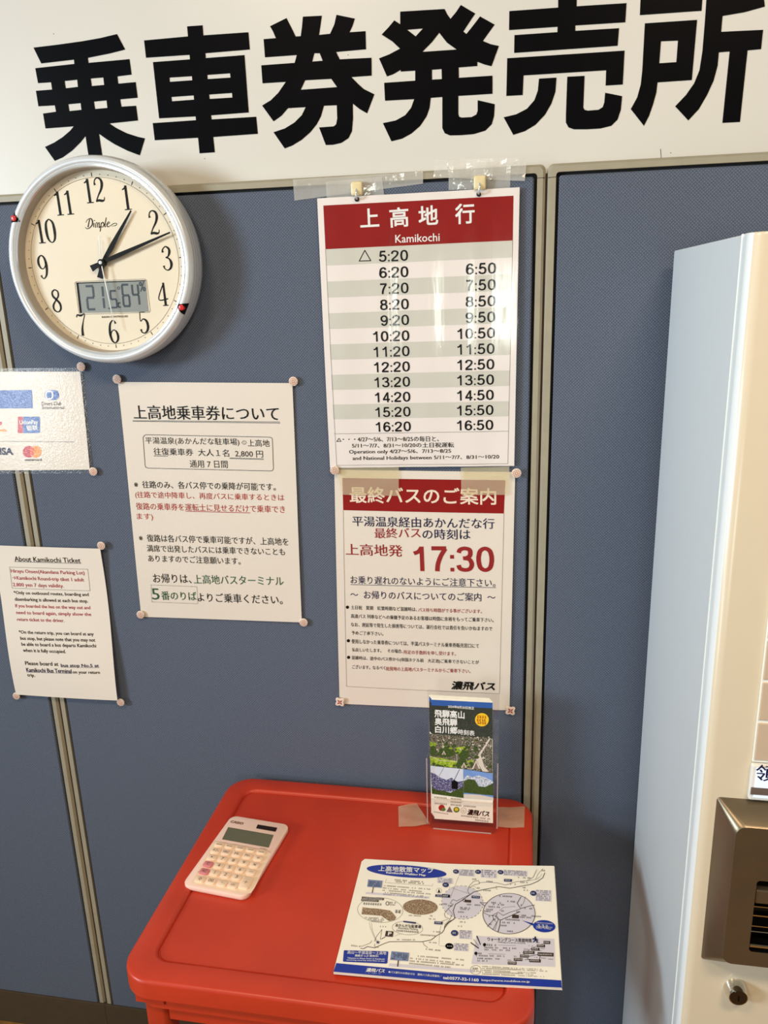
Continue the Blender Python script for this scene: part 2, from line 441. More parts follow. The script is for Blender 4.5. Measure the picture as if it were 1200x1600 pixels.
def wall_flat(y, bulge=None): return Flat((0, y, 0), (1, 0, 0), (0, 0, 1), bulge)

# ================================================================= SETTING
bm = B(); box(bm, (-3, -3.5, -.02), (3, .3, 0)); tag(obj('floor', bm, M['floor']), kind='structure')
bm = B(); box(bm, (-3, .06, 0), (3, .1, 2.9)); tag(obj('wall_back', bm, M['wall']), kind='structure')

# ---- partition panels
XG, XL = .0250, -.8735          # the two seams
ZT, ZB = 1.7295, .088
def panel(x0, x1, label):
    t = thing('partition_panel', label, 'partition panel', ((x0 + x1) / 2, .02, 0), 'office partition panels', 'thing')
    g = .0016; a, b = x0 + g, x1 - g
    def ringxz(i, y, r): return [(p[0], y, p[1]) for p in rrect(a + i, b - i, ZB - .02 + i, ZT - i, r)]
    bm = B(); fw = .0115
    loft(bm, [ringxz(0, .04, .008), ringxz(0, .004, .008), ringxz(.0035, 0, .007), ringxz(fw, 0, .0045), ringxz(fw, .03, .0045)], False, False)
    obj('frame', bm, M['frame'], t, smooth=35, recalc=True)
    bm = B(); box(bm, (a + fw, .008, ZB - .01), (b - fw, .03, ZT - fw)); obj('gasket', bm, M['gasket'], t)
    bm = B(); i = fw + .0045
    loft(bm, [ringxz(i, .012, .004), ringxz(i, .0015, .004), ringxz(i + .002, -.0005, .003)], False, True)
    obj('fabric_panel', bm, M['fabric'], t, recalc=True)
    bm = B(); box(bm, (x0, -.004, 0), (x1, .04, ZB), .001); obj('kick_strip', bm, M['kick'], t, 'dark brown kick strip along the floor')
    # little joints in the corner covers of the frame
    for xx in (a + .006, b - .006):
        bm = B(); box(bm, (xx - .0055, -.0003, ZT - .0185), (xx + .0055, .001, ZT - .0178)); obj('corner_joint', bm, M['gasket'], t)
    for u0, u1 in ((b, x1), (x0, a)):
        bm = B(); box(bm, (u0, .006, ZB), (u1, .039, ZT - .012)); obj('seam_filler', bm, M['groove'], t)
panel(-1.78, XL, 'blue grey fabric partition panel at the far left behind the card logo sheet')
panel(XL, XG, 'blue grey fabric partition panel in the middle behind the clock and timetable posters')
panel(XG, .93, 'blue grey fabric partition panel behind the ticket machine at the right')

# ---- signboard
t = thing('signboard', 'long white signboard with six big black characters above the partitions', 'sign', (-.2, .02, 1.72))
bm = B(); box(bm, (-1.9, .0415, 1.70), (1.3, .053, 2.25)); obj('board', bm, M['board'], t)
S = wall_flat(.0415)
SIGN = [
 ((40, 40, 6), [[(75,207),(300,180),(530,148),(700,118),(858,80),(935,225),(790,262),(585,303),(592,350),(975,315),(995,460),(862,477),(870,545),(1033,530),(1052,677),(888,692),(900,760),(1037,752),(1055,890),(788,918),(850,960),(950,1010),(1050,1042),(1120,1058),(1072,1217),(960,1175),(840,1115),(760,1065),(690,1015),(715,1185),(732,1300),(605,1300),(585,1180),(563,1035),(520,1090),(440,1170),(350,1235),(275,1268),(183,1138),(270,1097),(350,1045),(420,985),(452,945),(188,965),(165,825),(287,808),(275,748),(122,757),(98,612),(250,600),(240,532),(118,540),(92,400),(458,360),(455,320),(148,355)],
   [(367,520),(485,508),(492,575),(378,588)],[(612,497),(730,487),(738,557),(622,567)],[(402,738),(517,727),(525,790),(412,802)],[(642,713),(760,702),(768,772),(653,782)]]),
 ((215, 20, 6), [[(465,128),(610,118),(618,212),(1040,183),(1053,345),(636,380),(640,425),(1003,397),(1043,935),(690,962),(695,1000),(1113,975),(1128,1135),(710,1165),(725,1308),(582,1318),(568,1172),(162,1195),(143,1035),(548,1007),(545,972),(203,990),(145,463),(492,437),(488,395),(80,422),(62,260),(473,222)],
   [(300,608),(510,595),(513,633),(303,648)],[(654,583),(868,568),(872,608),(658,622)],[(318,790),(527,775),(530,815),(323,830)],[(672,767),(886,752),(889,795),(676,808)]]),
 ((400, 10, 6), [[(440,97),(618,88),(605,180),(592,268),(695,257),(735,170),(755,80),(927,115),(905,185),(877,243),(1027,233),(1032,403),(752,428),(785,497),(1083,482),(1085,650),(895,663),(950,720),(1010,775),(1110,825),(1042,1003),(975,965),(908,912),(910,1050),(900,1170),(868,1235),(800,1280),(720,1298),(655,1300),(592,1135),(730,1125),(752,1105),(762,1050),(758,927),(637,932),(610,1030),(570,1105),(510,1180),(430,1250),(340,1305),(270,1332),(165,1180),(270,1145),(360,1090),(430,1020),(466,945),(300,955),(240,1025),(165,1078),(58,930),(140,880),(210,810),(280,708),(62,722),(50,553),(363,530),(383,457),(85,478),(72,308),(187,298),(160,235),(132,187),(287,110),(330,195),(373,283),(420,280),(432,190)],
   [(548,440),(598,440),(625,510),(528,518)],[(462,693),(706,680),(760,757),(420,782)]]),
 ((590, 0, 6), [[(212,110),(628,85),(650,130),(683,178),(735,115),(780,48),(915,128),(860,210),(803,297),(832,320),(900,235),(960,155),(1097,232),(1040,310),(987,385),(1060,415),(1137,432),(1068,622),(1000,605),(935,580),(936,620),(760,633),(762,730),(1077,710),(1077,880),(757,900),(757,1070),(765,1095),(790,1103),(880,1098),(925,1075),(938,1040),(938,940),(1098,977),(1092,1090),(1070,1165),(1010,1225),(900,1258),(780,1268),(680,1270),(630,1250),(607,1200),(607,910),(498,918),(488,1010),(460,1090),(400,1180),(320,1250),(230,1300),(130,1325),(50,1155),(170,1130),(260,1080),(315,1010),(343,930),(70,945),(62,777),(353,757),(353,663),(217,672),(217,655),(150,695),(88,717),(14,548),(110,510),(210,457),(140,390),(38,325),(100,260),(157,192),(212,228)],
   [(277,280),(425,268),(357,342)],[(578,308),(650,400),(740,465),(420,487),(510,395)],[(510,655),(600,648),(602,742),(510,747)]]),
 ((780, 0, 6), [[(553,-90),(730,-100),(725,60),(1193,30),(1182,210),(713,240),(713,290),(1123,265),(1110,430),(140,497),(143,330),(545,302),(547,252),(92,283),(95,105),(552,72)],
   [(75,547),(1175,475),(1158,793),(997,803),(1002,660),(228,708),(220,892),(67,900)],
   [(373,738),(537,728),(527,860),(490,970),(430,1075),(340,1170),(240,1230),(132,1265),(42,1100),(160,1072),(260,1020),(330,940),(362,850)],
   [(638,720),(800,712),(788,1010),(800,1030),(830,1038),(930,1030),(970,1005),(985,960),(993,870),(1152,902),(1140,1030),(1110,1120),(1050,1180),(950,1205),(820,1213),(700,1213),(650,1195),(625,1150),(625,1080)]]),
 ((980, 0, 5.4545), [[(115,-45),(645,-80),(633,93),(107,130)],
   [(150,200),(595,170),(550,683),(258,703),(248,790),(220,890),(185,990),(142,1073),(30,930),(85,830),(115,720),(128,600)],[(287,353),(432,347),(418,530),(273,540)],
   [(678,-60),(1160,-60),(1172,57),(1000,105),(812,137),(800,272),(1157,255),(1140,420),(1025,430),(960,1040),(810,1048),(872,440),(780,447),(770,560),(735,690),(680,810),(610,930),(520,1027),(408,907),(500,810),(570,710),(615,600),(640,440),(660,200)]]),
]
for vw, loops in SIGN:
    S.view(*vw); bm = B(); S.fill(bm, loops, .0006); obj('character', bm, M['vinyl'], t)
S.view(0, 0, 1); bm = B()
for px, py in ((268, 84), (84, 53), (544, 86), (320, 248), (1048, 239), (700, 262)): S.ell(bm, (px, py), .7, .7, .0004, 8)
S.line(bm, [(1032, 233), (1033, 247)], .0006, .0004); obj('specks', bm, M['ink'], t)

# ================================================================= PAPERS ON THE PARTITION
def sheet(name, label, cat, quad, F, m='paper', nx=10, ny=14):
    """paper quad (drawing coordinates of the view set on F): TL, TR, BR, BL"""
    pts = [F.at(p) for p in quad]
    t = thing(name, label, cat, (pts[2] + pts[3]) / 2)
    bm = B(); F.grid(bm, quad, nx, ny, 0); obj('paper', bm, M[m], t)
    return t
def expand(F, quad, d):
    c = [F.uv(p) for p in quad]; m = sum(c, Vector((0, 0))) / 4; out = []
    for p in c:
        e = p - m; out.append((p.x + math.copysign(d, e.x), p.y + math.copysign(d, e.y)))
    return out
def film(F, quad, d, t, m='film', nx=14, ny=20, h=.0009):
    q = expand(F, quad, d); F.metres(); bm = B(); F.grid(bm, q, nx, ny, h)
    return obj('laminating_film', bm, M[m], t)

# ---- notice about the tickets
N = wall_flat(-.0032, lambda u, v: .0012 * math.sin((u + .5) * 9) + .0008 * math.sin(v * 13))
N.view(0, 0, 1)
nq = [(183.5, 597), (457, 598.5), (472, 972), (220.5, 964)]
t = sheet('ticket_notice', 'laminated notice in Japanese with a boxed fare and red lines, below the clock', 'notice', nq, N)
N.view(170, 580, 3.75); h = .0005
k, rd, gr = B(), B(), B()
N.text(k, '上高地乗車券について', (145, 283), (1000, 292), 86, h, .012, 3)
N.line(k, [(138, 290), (1003, 297)], .0007, h); N.line(k, [(138, 294.5), (1003, 304)], .0007, h)
N.text(k, '平湯温泉(あかんだな駐車場)', (214, 432), (766, 440), 46, h); N.text(k, '上高地', (815, 441), (943, 443), 42, h)
N.line(k, [(788, 413), (797, 413)], .0005, h); N.line(k, [(788, 423), (797, 423)], .0005, h); N.line(k, [(790, 406), (778, 418), (790, 430)], .0005, h); N.line(k, [(795, 406), (807, 418), (795, 430)], .0005, h)
N.text(k, '往復乗車券  大人１名  2,800 円', (262, 493), (905, 508), 44, h)
N.line(k, [(262, 497), (343, 499)], .0008, h); N.line(k, [(708, 508), (907, 513)], .0006, h); N.line(k, [(708, 512), (907, 517)], .0006, h)
N.text(k, '通用 7 日間', (475, 565), (697, 568), 43, h)
N.line(k, [(205, 378), (215, 373), (940, 386), (955, 390), (959, 400), (965, 570), (960, 581), (948, 584), (228, 569), (214, 564), (210, 552), (198, 390)], .0008, h, True)
N.text(k, '※  往路のみ、各バス停での乗降が可能です。', (148, 685), (980, 700), 44, h, .006)
N.text(rd, '(往路で途中降車し、再度バスに乗車するときは', (155, 748), (1030, 765), 44, h)
N.text(rd, '復路の乗車券を運転士に見せるだけで乗車でき', (160, 812), (1035, 830), 42, h)
N.line(rd, [(450, 821), (828, 829)], .001, h)
N.text(rd, 'ます)', (165, 875), (260, 877), 42, h)
N.text(k, '※  復路は各バス停で乗車可能ですが、上高地を', (178, 998), (1055, 1020), 44, h, .004)
N.text(k, '満席で出発したバスには乗車できないことも', (225, 1058), (1035, 1078), 42, h, .004)
N.text(k, 'ありますのでご注意願います。', (232, 1117), (775, 1133), 42, h, .004)
N.text(k, 'お帰りは、', (262, 1240), (487, 1244), 55, h, .006)
N.text(gr, '上高地バスターミナル', (500, 1245), (1028, 1255), 55, h, .006)
N.text(gr, '5', (255, 1338), (300, 1340), 66, h, 0); N.text(gr, '番のりば', (310, 1340), (517, 1345), 52, h, .01)
N.text(k, 'よりご乗車ください。', (522, 1350), (1022, 1365), 54, h, .008)
obj('black_lettering', k, M['ink'], t); obj('red_lettering', rd, M['red'], t); obj('green_lettering', gr, M['green'], t)
bm = B(); N.line(bm, [(247, 1252), (517, 1262), (522, 1362), (252, 1352)], .0005, h, True); obj('ruled_box', bm, M['gline'], t)
N.view(0, 0, 1); film(N, nq, .0035, t)

# ---- timetable poster
T = wall_flat(-.007, lambda u, v: .0004 * math.sin((u + .28) * 42) + .0012 * math.sin((v - 1.3) * 8) - .0004 * math.sin((u) * 95))
T.view(0, 0, 1)
tq = [(495.3, 310), (812, 292.5), (803.5, 728), (515.5, 731)]
t = sheet('timetable_poster', 'laminated timetable poster with a red heading and two columns of times', 'poster', tq, T, 'paperw', 48, 20)
T.view(440, 240, 2.857); h = .0005
bm = B(); T.fill(bm, [[(186, 232), (600, 210.5), (1035, 188), (1032, 388), (600, 408), (196, 427)]], .0003); obj('heading_band', bm, M['band'], t)
bm = B()
for ch, a, b, hh in (('上', (352, 331), (438, 326), 84), ('高', (484, 332), (569, 326), 90), ('地', (612, 322), (700, 317), 88), ('行', (775, 317), (863, 312), 92)):
    T.text(bm, ch, a, b, hh, h, .022, 3)
T.text(bm, 'Kamikochi', (508, 399), (706, 391), 36, h, .008)
obj('heading_lettering', bm, M['white'], t)
SANS = {
 '0': [[(.07, .5), (.075, .38), (.13, .16), (.28, .065), (.43, .16), (.485, .38), (.49, .5), (.485, .62), (.43, .84), (.28, .935), (.13, .84), (.075, .62), (.07, .5)]],
 '1': [[(.10, .72), (.26, .80), (.36, .97)], [(.36, 1), (.36, 0)]],
 '2': [[(.07, .68), (.11, .86), (.28, .935), (.45, .85), (.47, .68), (.36, .46), (.14, .22), (.05, .04)], [(.03, .065), (.51, .065)]],
 '3': [[(.07, .76), (.13, .89), (.28, .935), (.43, .87), (.44, .67), (.34, .56), (.21, .54)], [(.25, .54), (.42, .49), (.49, .30), (.43, .12), (.27, .065), (.11, .12), (.06, .26)]],
 '4': [[(.40, 1), (.40, 0)], [(.38, .95), (.07, .29)], [(.03, .27), (.55, .27)]],
 '5': [[(.48, .935), (.12, .935)], [(.15, .96), (.10, .48)], [(.09, .47), (.26, .61), (.43, .54), (.49, .34), (.43, .13), (.27, .065), (.11, .12), (.06, .25)]],
 '6': [[(.46, .76), (.40, .89), (.28, .935), (.13, .82), (.07, .5), (.08, .25), (.16, .11), (.28, .065), (.43, .14), (.485, .32), (.43, .5), (.28, .58), (.14, .5), (.075, .32)]],
 '7': [[(.04, .935), (.52, .935)], [(.49, .92), (.34, .62), (.24, .3), (.21, 0)]],
 '8': [[(.28, .935), (.12, .86), (.12, .64), (.28, .54), (.44, .64), (.44, .86), (.28, .935)], [(.28, .54), (.11, .45), (.07, .25), (.14, .11), (.28, .065), (.42, .11), (.49, .25), (.45, .45), (.28, .54)]],
}
SANS['9'] = [[(.56 - x, 1 - y) for x, y in SANS['6'][0]]]
T.view(0, 0, 1)
L0, L1 = T.uv((508.6, 389.5)), T.uv((522, 677.7)); R0, R1 = T.uv((801, 375.8)), T.uv((794, 673.6))
LA, LB = T.uv((637.8, 407.3)), T.uv((642.2, 673.6)); RA, RB = T.uv((775, 427.3)), T.uv((770.7, 671.4))
T.metres(); bm = B()
for i in range(0, 12, 2):
    T.fill(bm, [[L0.lerp(L1, i / 12), R0.lerp(R1, i / 12), R0.lerp(R1, (i + 1) / 12), L0.lerp(L1, (i + 1) / 12)]], .0003)
obj('row_stripes', bm, M['stripe'], t)
k = B(); fs = .0205
def time_text(s, end, e, F=T, bmx=None, H=.0155, W=.0117, gap=.0022, cgap=.0052, wt=.140):
    x = end.copy(); a = math.atan2(e.y, e.x); bmx = bmx or k
    for ch in reversed(s):
        wd = W if ch != ':' else H * .15
        x = x - e * wd
        if ch == ':':
            up_ = Vector((-e.y, e.x))
            for v in (0., .52):
                q = x + up_ * H * v; F.fill(bmx, [[q, q + e * wd, q + e * wd + up_ * H * .15, q + up_ * H * .15]], h)
        else:
            for n_, st in enumerate(SANS[ch]): F.brush(bmx, [(p[0], p[1], wt * (W / .56 + H) / 2 / (H if abs(st[0][1] - st[-1][1]) < .01 and len(st) == 2 else W / .56)) if len(st) == 2 else (p[0], p[1], wt) for p in st], x, W / .56, H, a, h + n_ * 2e-5, 6 if len(st) > 2 else 1)
        x = x - e * (gap if ch != ':' else gap)
for i in range(12):
    e = (R0.lerp(R1, i / 11) - L0.lerp(L1, i / 11)).normalized()
    end = LA.lerp(LB, i / 11); time_text('%d:20' % (5 + i), end, e)
    if i: time_text('%d:50' % (5 + i), RA.lerp(RB, (i - 1) / 10), e)
T.view(440, 240, 2.857)
T.line(k, [(347, 480), (372, 432), (399, 478)], .0013, h, True)
T.view(480, 540, 3.158)
T.line(k, [(146, 473), (157, 457), (167, 472)], .0009, h, True)
T.text(k, '・・・4/27～5/6、7/13～8/25の毎日と、', (176, 475), (650, 473), 27, h, .012)
T.text(k, '5/11～7/7、8/31～10/20の土日祝運転', (222, 505), (725, 502), 25, h, .012)
T.text(k, 'Operation only 4/27～5/6、7/13～8/25', (208, 538), (710, 534), 24, h, .012)
T.text(k, 'and National Holidays between 5/11～7/7、8/31～10/20', (225, 570), (947, 563), 24, h, .012)
obj('black_lettering', k, M['ink'], t)
bm = B(); T.line(bm, [(133, 435), (992, 422)], .0005, h)
T.view(0, 0, 1); T.line(bm, [(508.6, 389.5), (526, 727), (793.5, 724.6), (801, 375.8)], .0005, h)
obj('ruled_lines', bm, M['gline'], t)
for p in ((557.8, 311.5), (748.2, 303.8)):
    bm = B(); T.ell(bm, p, 3.6, 3.8, .0011, 16); obj('punched_hole', bm, M['hole'], t)
film(T, tq, .003, t, nx=60, ny=24)

# ---- last bus poster
Q = wall_flat(-.0032, lambda u, v: .0012 * math.sin((u + .28) * 11) + .0010 * math.sin((v - .9) * 10))
Q.view(0, 0, 1)
qq = [(522, 734), (805, 737.5), (796, 1110), (530.5, 1100)]
t = sheet('last_bus_poster', 'laminated last bus poster with a large red 17:30 below the timetable', 'poster', qq, Q)
Q.view(500, 720, 3.529); h = .0005
bm = B(); Q.poly(bm, [(123, 95), (1022, 107), (1014, 290), (128, 272)], .0003); obj('heading_band', bm, M['band'], t)
k, rd, nv, cr = B(), B(), B(), B()
Q.text(cr, '最終バスのご案内', (165, 232), (972, 243), 92, h, .018, 3)
Q.text(nv, '平湯温泉経由あかんだな行', (180, 360), (962, 375), 58, h, .01)
Q.text(rd, '最終バス', (303, 427), (557, 424), 58, h, .01); Q.text(nv, 'の時刻は', (566, 431), (830, 433), 58, h, .01)
Q.text(rd, '上高地発', (143, 520), (457, 528), 66, h, .012)
a_, b_, c_ = Q.uv((527, 605)), Q.uv((960, 610)), Q.uv((745, 472)); Q.metres(); time_text('17:30', b_, (b_ - a_).normalized(), Q, rd, abs(c_.y - (a_.y + b_.y) / 2), (b_ - a_).length * .218, (b_ - a_).length * .032, 0, .15)
Q.view(500, 720, 3.529)
Q.text(nv, 'お乗り遅れのないようにご注意下さい。', (170, 676), (968, 694), 45, h, .004); Q.line(nv, [(170, 681), (970, 697)], .0008, h)
Q.view(500, 920, 3.529)
Q.text(nv, '～  お帰りのバスについてのご案内  ～', (170, 52), (968, 68), 46, h, .008)
for p in ((152, 100), (157, 285), (158, 377)): Q.ell(k, p, 9, 9, h, 14)
Q.text(k, '土日祝　夏期　紅葉時期など混雑時は、', (172, 112), (536, 122), 23, h, .012)
Q.text(rd, 'バス待ち時間がでる事がございます。', (543, 124), (893, 133), 23, h, .012)
Q.text(k, '高速バス 列車などへの乗継予定のあるお客様は時間に余裕をもってご乗車下さい。', (172, 160), (957, 182), 24, h, .012)
Q.text(k, 'なお、遅延等で発生した損害等については、運行会社では責任を負いかねますので', (172, 207), (950, 230), 24, h, .012)
Q.text(k, '予めご了承下さい。', (175, 252), (350, 257), 22, h, .012)
Q.text(k, '使用しなかった乗車券については、平湯バスターミナル乗車券販売窓口にて', (175, 300), (877, 325), 25, h, .012)
Q.text(k, '払戻しいたします。　その場合、', (178, 345), (458, 353), 22, h, .012)
Q.text(rd, '所定の手数料を申し受けます。', (462, 357), (750, 367), 23, h, .012)
Q.text(k, '混雑時は、途中のバス停から(帝国ホテル前　大正池)ご乗車できないことが', (175, 392), (877, 417), 25, h, .012)
Q.text(k, 'ございます。なるべく', (178, 440), (362, 445), 22, h, .012)
Q.text(rd, '始発地の上高地バスターミナルからご乗車下さい。', (365, 449), (830, 463), 23, h, .012)
Q.text(k, '濃飛バス', (722, 553), (975, 561), 48, h, .035, 3, .22)
obj('black_lettering', k, M['ink'], t); obj('red_lettering', rd, M['dred'], t); obj('navy_lettering', nv, M['navy'], t); obj('heading_lettering', cr, M['cream'], t)
bm = B(); Q.view(0, 0, 1); Q.line(bm, [(536.3, 797), (541.5, 1072.5), (780.5, 1083.5), (787.5, 802)], .0005, h); obj('ruled_lines', bm, M['gline'], t)
film(Q, qq, .003, t)

# ---- english sheet about the ticket
A = wall_flat(-.0085, lambda u, v: .0045 * math.sin((v - 1.0) * 16 + u * 3) + .002 * math.sin(u * 14))
A.view(0, 0, 1)
aq = [(-16, 853), (157, 856.8), (186, 1092), (26, 1084.5)]
t = sheet('english_ticket_sheet', 'plain English ticket sheet with a red boxed fare at the lower left', 'notice', aq, A, 'paper', 16, 24)
A.view(0, 840, 5.4545); h = .0005
k, rd, nv = B(), B(), B()
A.text(k, 'About Kamikochi Ticket', (115, 208), (688, 216), 43, h, .008); A.line(k, [(113, 211), (690, 221)], .0007, h)
A.text(rd, 'Hirayu Onsen(Akandana Parking Lot)', (83, 315), (720, 327), 40, h, .008)
A.text(rd, '→Kamikochi Round-trip tiket 1 adult', (95, 374), (715, 387), 40, h, .008)
A.text(rd, '2.800 yen 7 days validity.', (100, 432), (540, 440), 40, h, .008)
for s, a, b, bmx in (('*Only on outbound routes, boarding and', (108, 497), (753, 511), k), ('disembarking is allowed at each bus stop.', (118, 553), (748, 567), k),
                     ('If you boarded the bus on the way out and', (125, 608), (768, 623), rd), ('need to board again, simply show the', (135, 664), (777, 679), rd), ('return ticket to the driver.', (143, 712), (548, 722), rd),
                     ('*On the return trip, you can board at any', (165, 825), (803, 842), k), ('bus stop, but please note that you may not', (180, 877), (818, 893), k),
                     ('be able to board a bus departs Kamikochi', (192, 926), (828, 940), k), ('when it is fully occupied.', (207, 977), (573, 986), k)):
    A.text(bmx, s, a, b, 37 if s[0] != 'r' else 28, h, .012)
A.text(k, 'Please board at', (227, 1078), (512, 1083), 32, h, .012); A.text(nv, 'bus stop No.5 at', (535, 1098), (857, 1102), 34, h, .016)
A.line(nv, [(535, 1092), (857, 1098)], .0006, h)
A.text(nv, 'Kamikochi Bus Terminal', (238, 1135), (627, 1143), 34, h, .016); A.line(nv, [(238, 1137), (627, 1146)], .0006, h)
A.text(k, 'on your return', (637, 1154), (867, 1158), 30, h, .012); A.text(k, 'trip.', (247, 1184), (313, 1186), 34, h, .012)
obj('black_lettering', k, M['ink'], t); obj('red_lettering', rd, M['rose'], t); obj('navy_lettering', nv, M['navy'], t)
bm = B(); A.line(bm, [(67, 258), (745, 270), (762, 457), (90, 438)], .0006, h, True); obj('ruled_box', bm, M['gline'], t)

# ---- card logo sheet
K = wall_flat(-.0034, lambda u, v: .0015 * math.sin((u + .9) * 12) + .001 * math.sin(v * 17))
K.view(0, 0, 1)
kq = [(-70, 581), (125.5, 580.5), (141, 733.5), (-58, 735.5)]
t = sheet('card_logo_sheet', 'crinkled laminated sheet of payment card logos at the left edge under the clock', 'notice', kq, K)
K.view(0, 560, 5.333); h = .0005
bm = B(); K.poly(bm, [(-120, 268), (268, 262), (274, 415), (-110, 418)], .0003); obj('blue_logo', bm, M['cardblue'], t)
bm = B(); K.fill(bm, [rrect(372, 495, 262, 347, 42)], .0003)
K.fill(bm, [rrect(190, 335, 485, 622, 12)], .0003); obj('logo_blue_fields', bm, M['cardblue'], t)
bm = B(); K.ell(bm, (413, 305), 36, 40, h); K.text(bm, 'UnionPay', (166, 562), (326, 557), 46, .0007, .02, 2, .1); K.text(bm, '银联', (226, 602), (322, 598), 44, .0007, .02)
obj('logo_white_marks', bm, M['white'], t)
bm = B(); K.ell(bm, (404, 305), 14, 26, .0007); K.ell(bm, (422, 305), 14, 26, .0007); obj('logo_blue_marks', bm, M['cardblue'], t)
bm = B(); K.fill(bm, [rrect(148, 192, 485, 622, 8)], .0003); K.ell(bm, (240, 777), 48, 49, .0003); K.poly(bm, [(-40, 530), (12, 528), (14, 556), (-40, 558)], .0003); obj('logo_red_fields', bm, M['crimson'], t)
bm = B(); K.ell(bm, (300, 777), 48, 49, .00035); K.poly(bm, [(-60, 612), (-10, 598), (32, 588), (62, 608)], .0003); obj('logo_orange_fields', bm, M['orange'], t)
bm = B(); K.fill(bm, [[(270 + 19 * math.cos(x), 777 + 40 * math.sin(x)) for x in (2 * math.pi * i / 20 for i in range(20))]], .0005); obj('logo_overlap', bm, M['overlap'], t)
bm = B(); K.text(bm, 'Diners Club', (350, 393), (517, 390), 32, h, 0, 2, .2); K.text(bm, 'International', (353, 423), (541, 421), 28, h, 0, 2, .2)
K.text(bm, 'mastercard', (208, 853), (352, 852), 20, h, .02); K.line(bm, [(-120, 692), (620, 694)], .0005, h); obj('black_lettering', bm, M['ink'], t)
bm = B(); K.text(bm, 'VISA', (-62, 805), (121, 804), 62, h, .045, 3, .12); obj('navy_lettering', bm, M['navy'], t)
K.view(0, 0, 1); film(K, kq, .006, t, 'filmc')

# ---- the things that hold the papers: flower tacks and star tacks
def tack_meshes():
    bm = B(); lathe_y(bm, [(.0, -.0042), (.0060, -.0042), (.0072, -.0036), (.0075, -.0026), (.0072, -.0014), (.004, -.001), (0, -.001)], (0, 0), 28)
    return bm
F0 = wall_flat(0).metres()
def make_tack():
    t = thing('flower_thumbtack', '', 'thumbtack', (0, 0, 0), 'flower thumbtacks holding the papers')
    obj('head', tack_meshes(), M['tack'], t, smooth=40, recalc=True)
    bm = B()
    for i in range(8):
        a = math.pi * 2 * i / 8; c, s_ = math.cos(a), math.sin(a); ring = []
        for j in range(14):
            q = 2 * math.pi * j / 14; x = .0038 + .0022 * math.cos(q); y = .00135 * math.sin(q)
            ring.append((x * c - y * s_, x * s_ + y * c))
        F0.line(bm, ring, .00052, .0045, True)
    obj('flower_print', bm, M['tackink'], t)
    bm = B(); tube(bm, [(0, -.001, 0), (0, .006, 0)], .0006, 6); obj('pin', bm, M['pin'], t)
    return t
def copy_thing(o):
    c = o.copy(); COL.objects.link(c)
    for ch in o.children:
        d = ch.copy(); COL.objects.link(d); d.parent = c
    return c
SPOTS = [((126, 573), 'flower thumbtack at the top right corner of the card logo sheet, just under the clock', .0048),
         ((145, 737), 'flower thumbtack at the bottom right corner of the card logo sheet', .0048),
         ((182, 592.5), 'flower thumbtack at the top left corner of the Japanese ticket notice', .0045),
         ((458, 596), 'flower thumbtack at the top right corner of the Japanese ticket notice', .0045),
         ((219, 961), 'flower thumbtack at the bottom left corner of the Japanese ticket notice', .0045),
         ((474, 973), 'flower thumbtack at the bottom right corner of the Japanese ticket notice', .0045),
         ((157.5, 853), 'flower thumbtack at the top right corner of the English ticket sheet', .0075),
         ((25, 1088), 'flower thumbtack at the bottom left corner of the English ticket sheet', .0065),
         ((188, 1098), 'flower thumbtack at the bottom right corner of the English ticket sheet', .0075),
         ((522.5, 735), 'flower thumbtack at the left where the timetable meets the last bus poster', .0085),
         ((807, 739.5), 'flower thumbtack at the right where the timetable meets the last bus poster', .0085)]
t0 = make_tack()
for i, ((px, py), lab, dep) in enumerate(SPOTS):
    o = t0 if i == 0 else copy_thing(t0)
    o['label'] = lab; f = wall_flat(-dep - .003); p = f.view(0, 0, 1).at((px, py)); o.location = (p.x, -dep + .001, p.z)
    o.rotation_euler = (0, random.uniform(0, .7), 0)
def make_star():
    t = thing('star_thumbtack', '', 'thumbtack', (0, 0, 0), 'star thumbtacks under the last bus poster')
    def star(k, y):
        out = []
        for i in range(40):
            a = 2 * math.pi * i / 40; q = abs(math.cos(2 * (a - math.pi / 4))) ; r = .0062 + .0036 * q ** 1.6
            out.append((r * k * math.cos(a), y, r * k * math.sin(a)))
        return out
    bm = B(); loft(bm, [star(.9, -.001), star(1, -.0018), star(1, -.0036), star(.9, -.0043)]); obj('head', bm, M['tack'], t, smooth=40, recalc=True)
    bm = B()
    for i in range(4):
        a = math.pi / 4 + math.pi / 2 * i; c, s_ = math.cos(a), math.sin(a)
        pet = [(0, 0), (.0026, .0013), (.0058, .0004), (.0058, -.0004), (.0026, -.0013)]
        F0.fill(bm, [[(x * c - y * s_, x * s_ + y * c) for x, y in pet]], .0045)
    ring = [(.0064 * math.cos(a) * .82, .0064 * math.sin(a) * .82) for a in (0, math.pi / 2, math.pi, 1.5 * math.pi)]
    for x, y in ring: F0.ell(bm, (x * .6, y * .6), .0005, .0005, .0045, 8)
    obj('cross_print', bm, M['tackred'], t)
    bm = B(); tube(bm, [(0, -.001, 0), (0, .006, 0)], .0006, 6); obj('pin', bm, M['pin'], t)
    return t
s0 = make_star()
for i, ((px, py), lab) in enumerate((((531, 1097), 'star shaped thumbtack at the bottom left corner of the last bus poster'), ((797.5, 1110.5), 'star shaped thumbtack at the bottom right corner of the last bus poster'))):
    o = s0 if i == 0 else copy_thing(s0)
    o['label'] = lab; p = wall_flat(-.008).view(0, 0, 1).at((px, py)); o.location = (p.x, -.0045, p.z); o.rotation_euler = (0, R(5), 0)

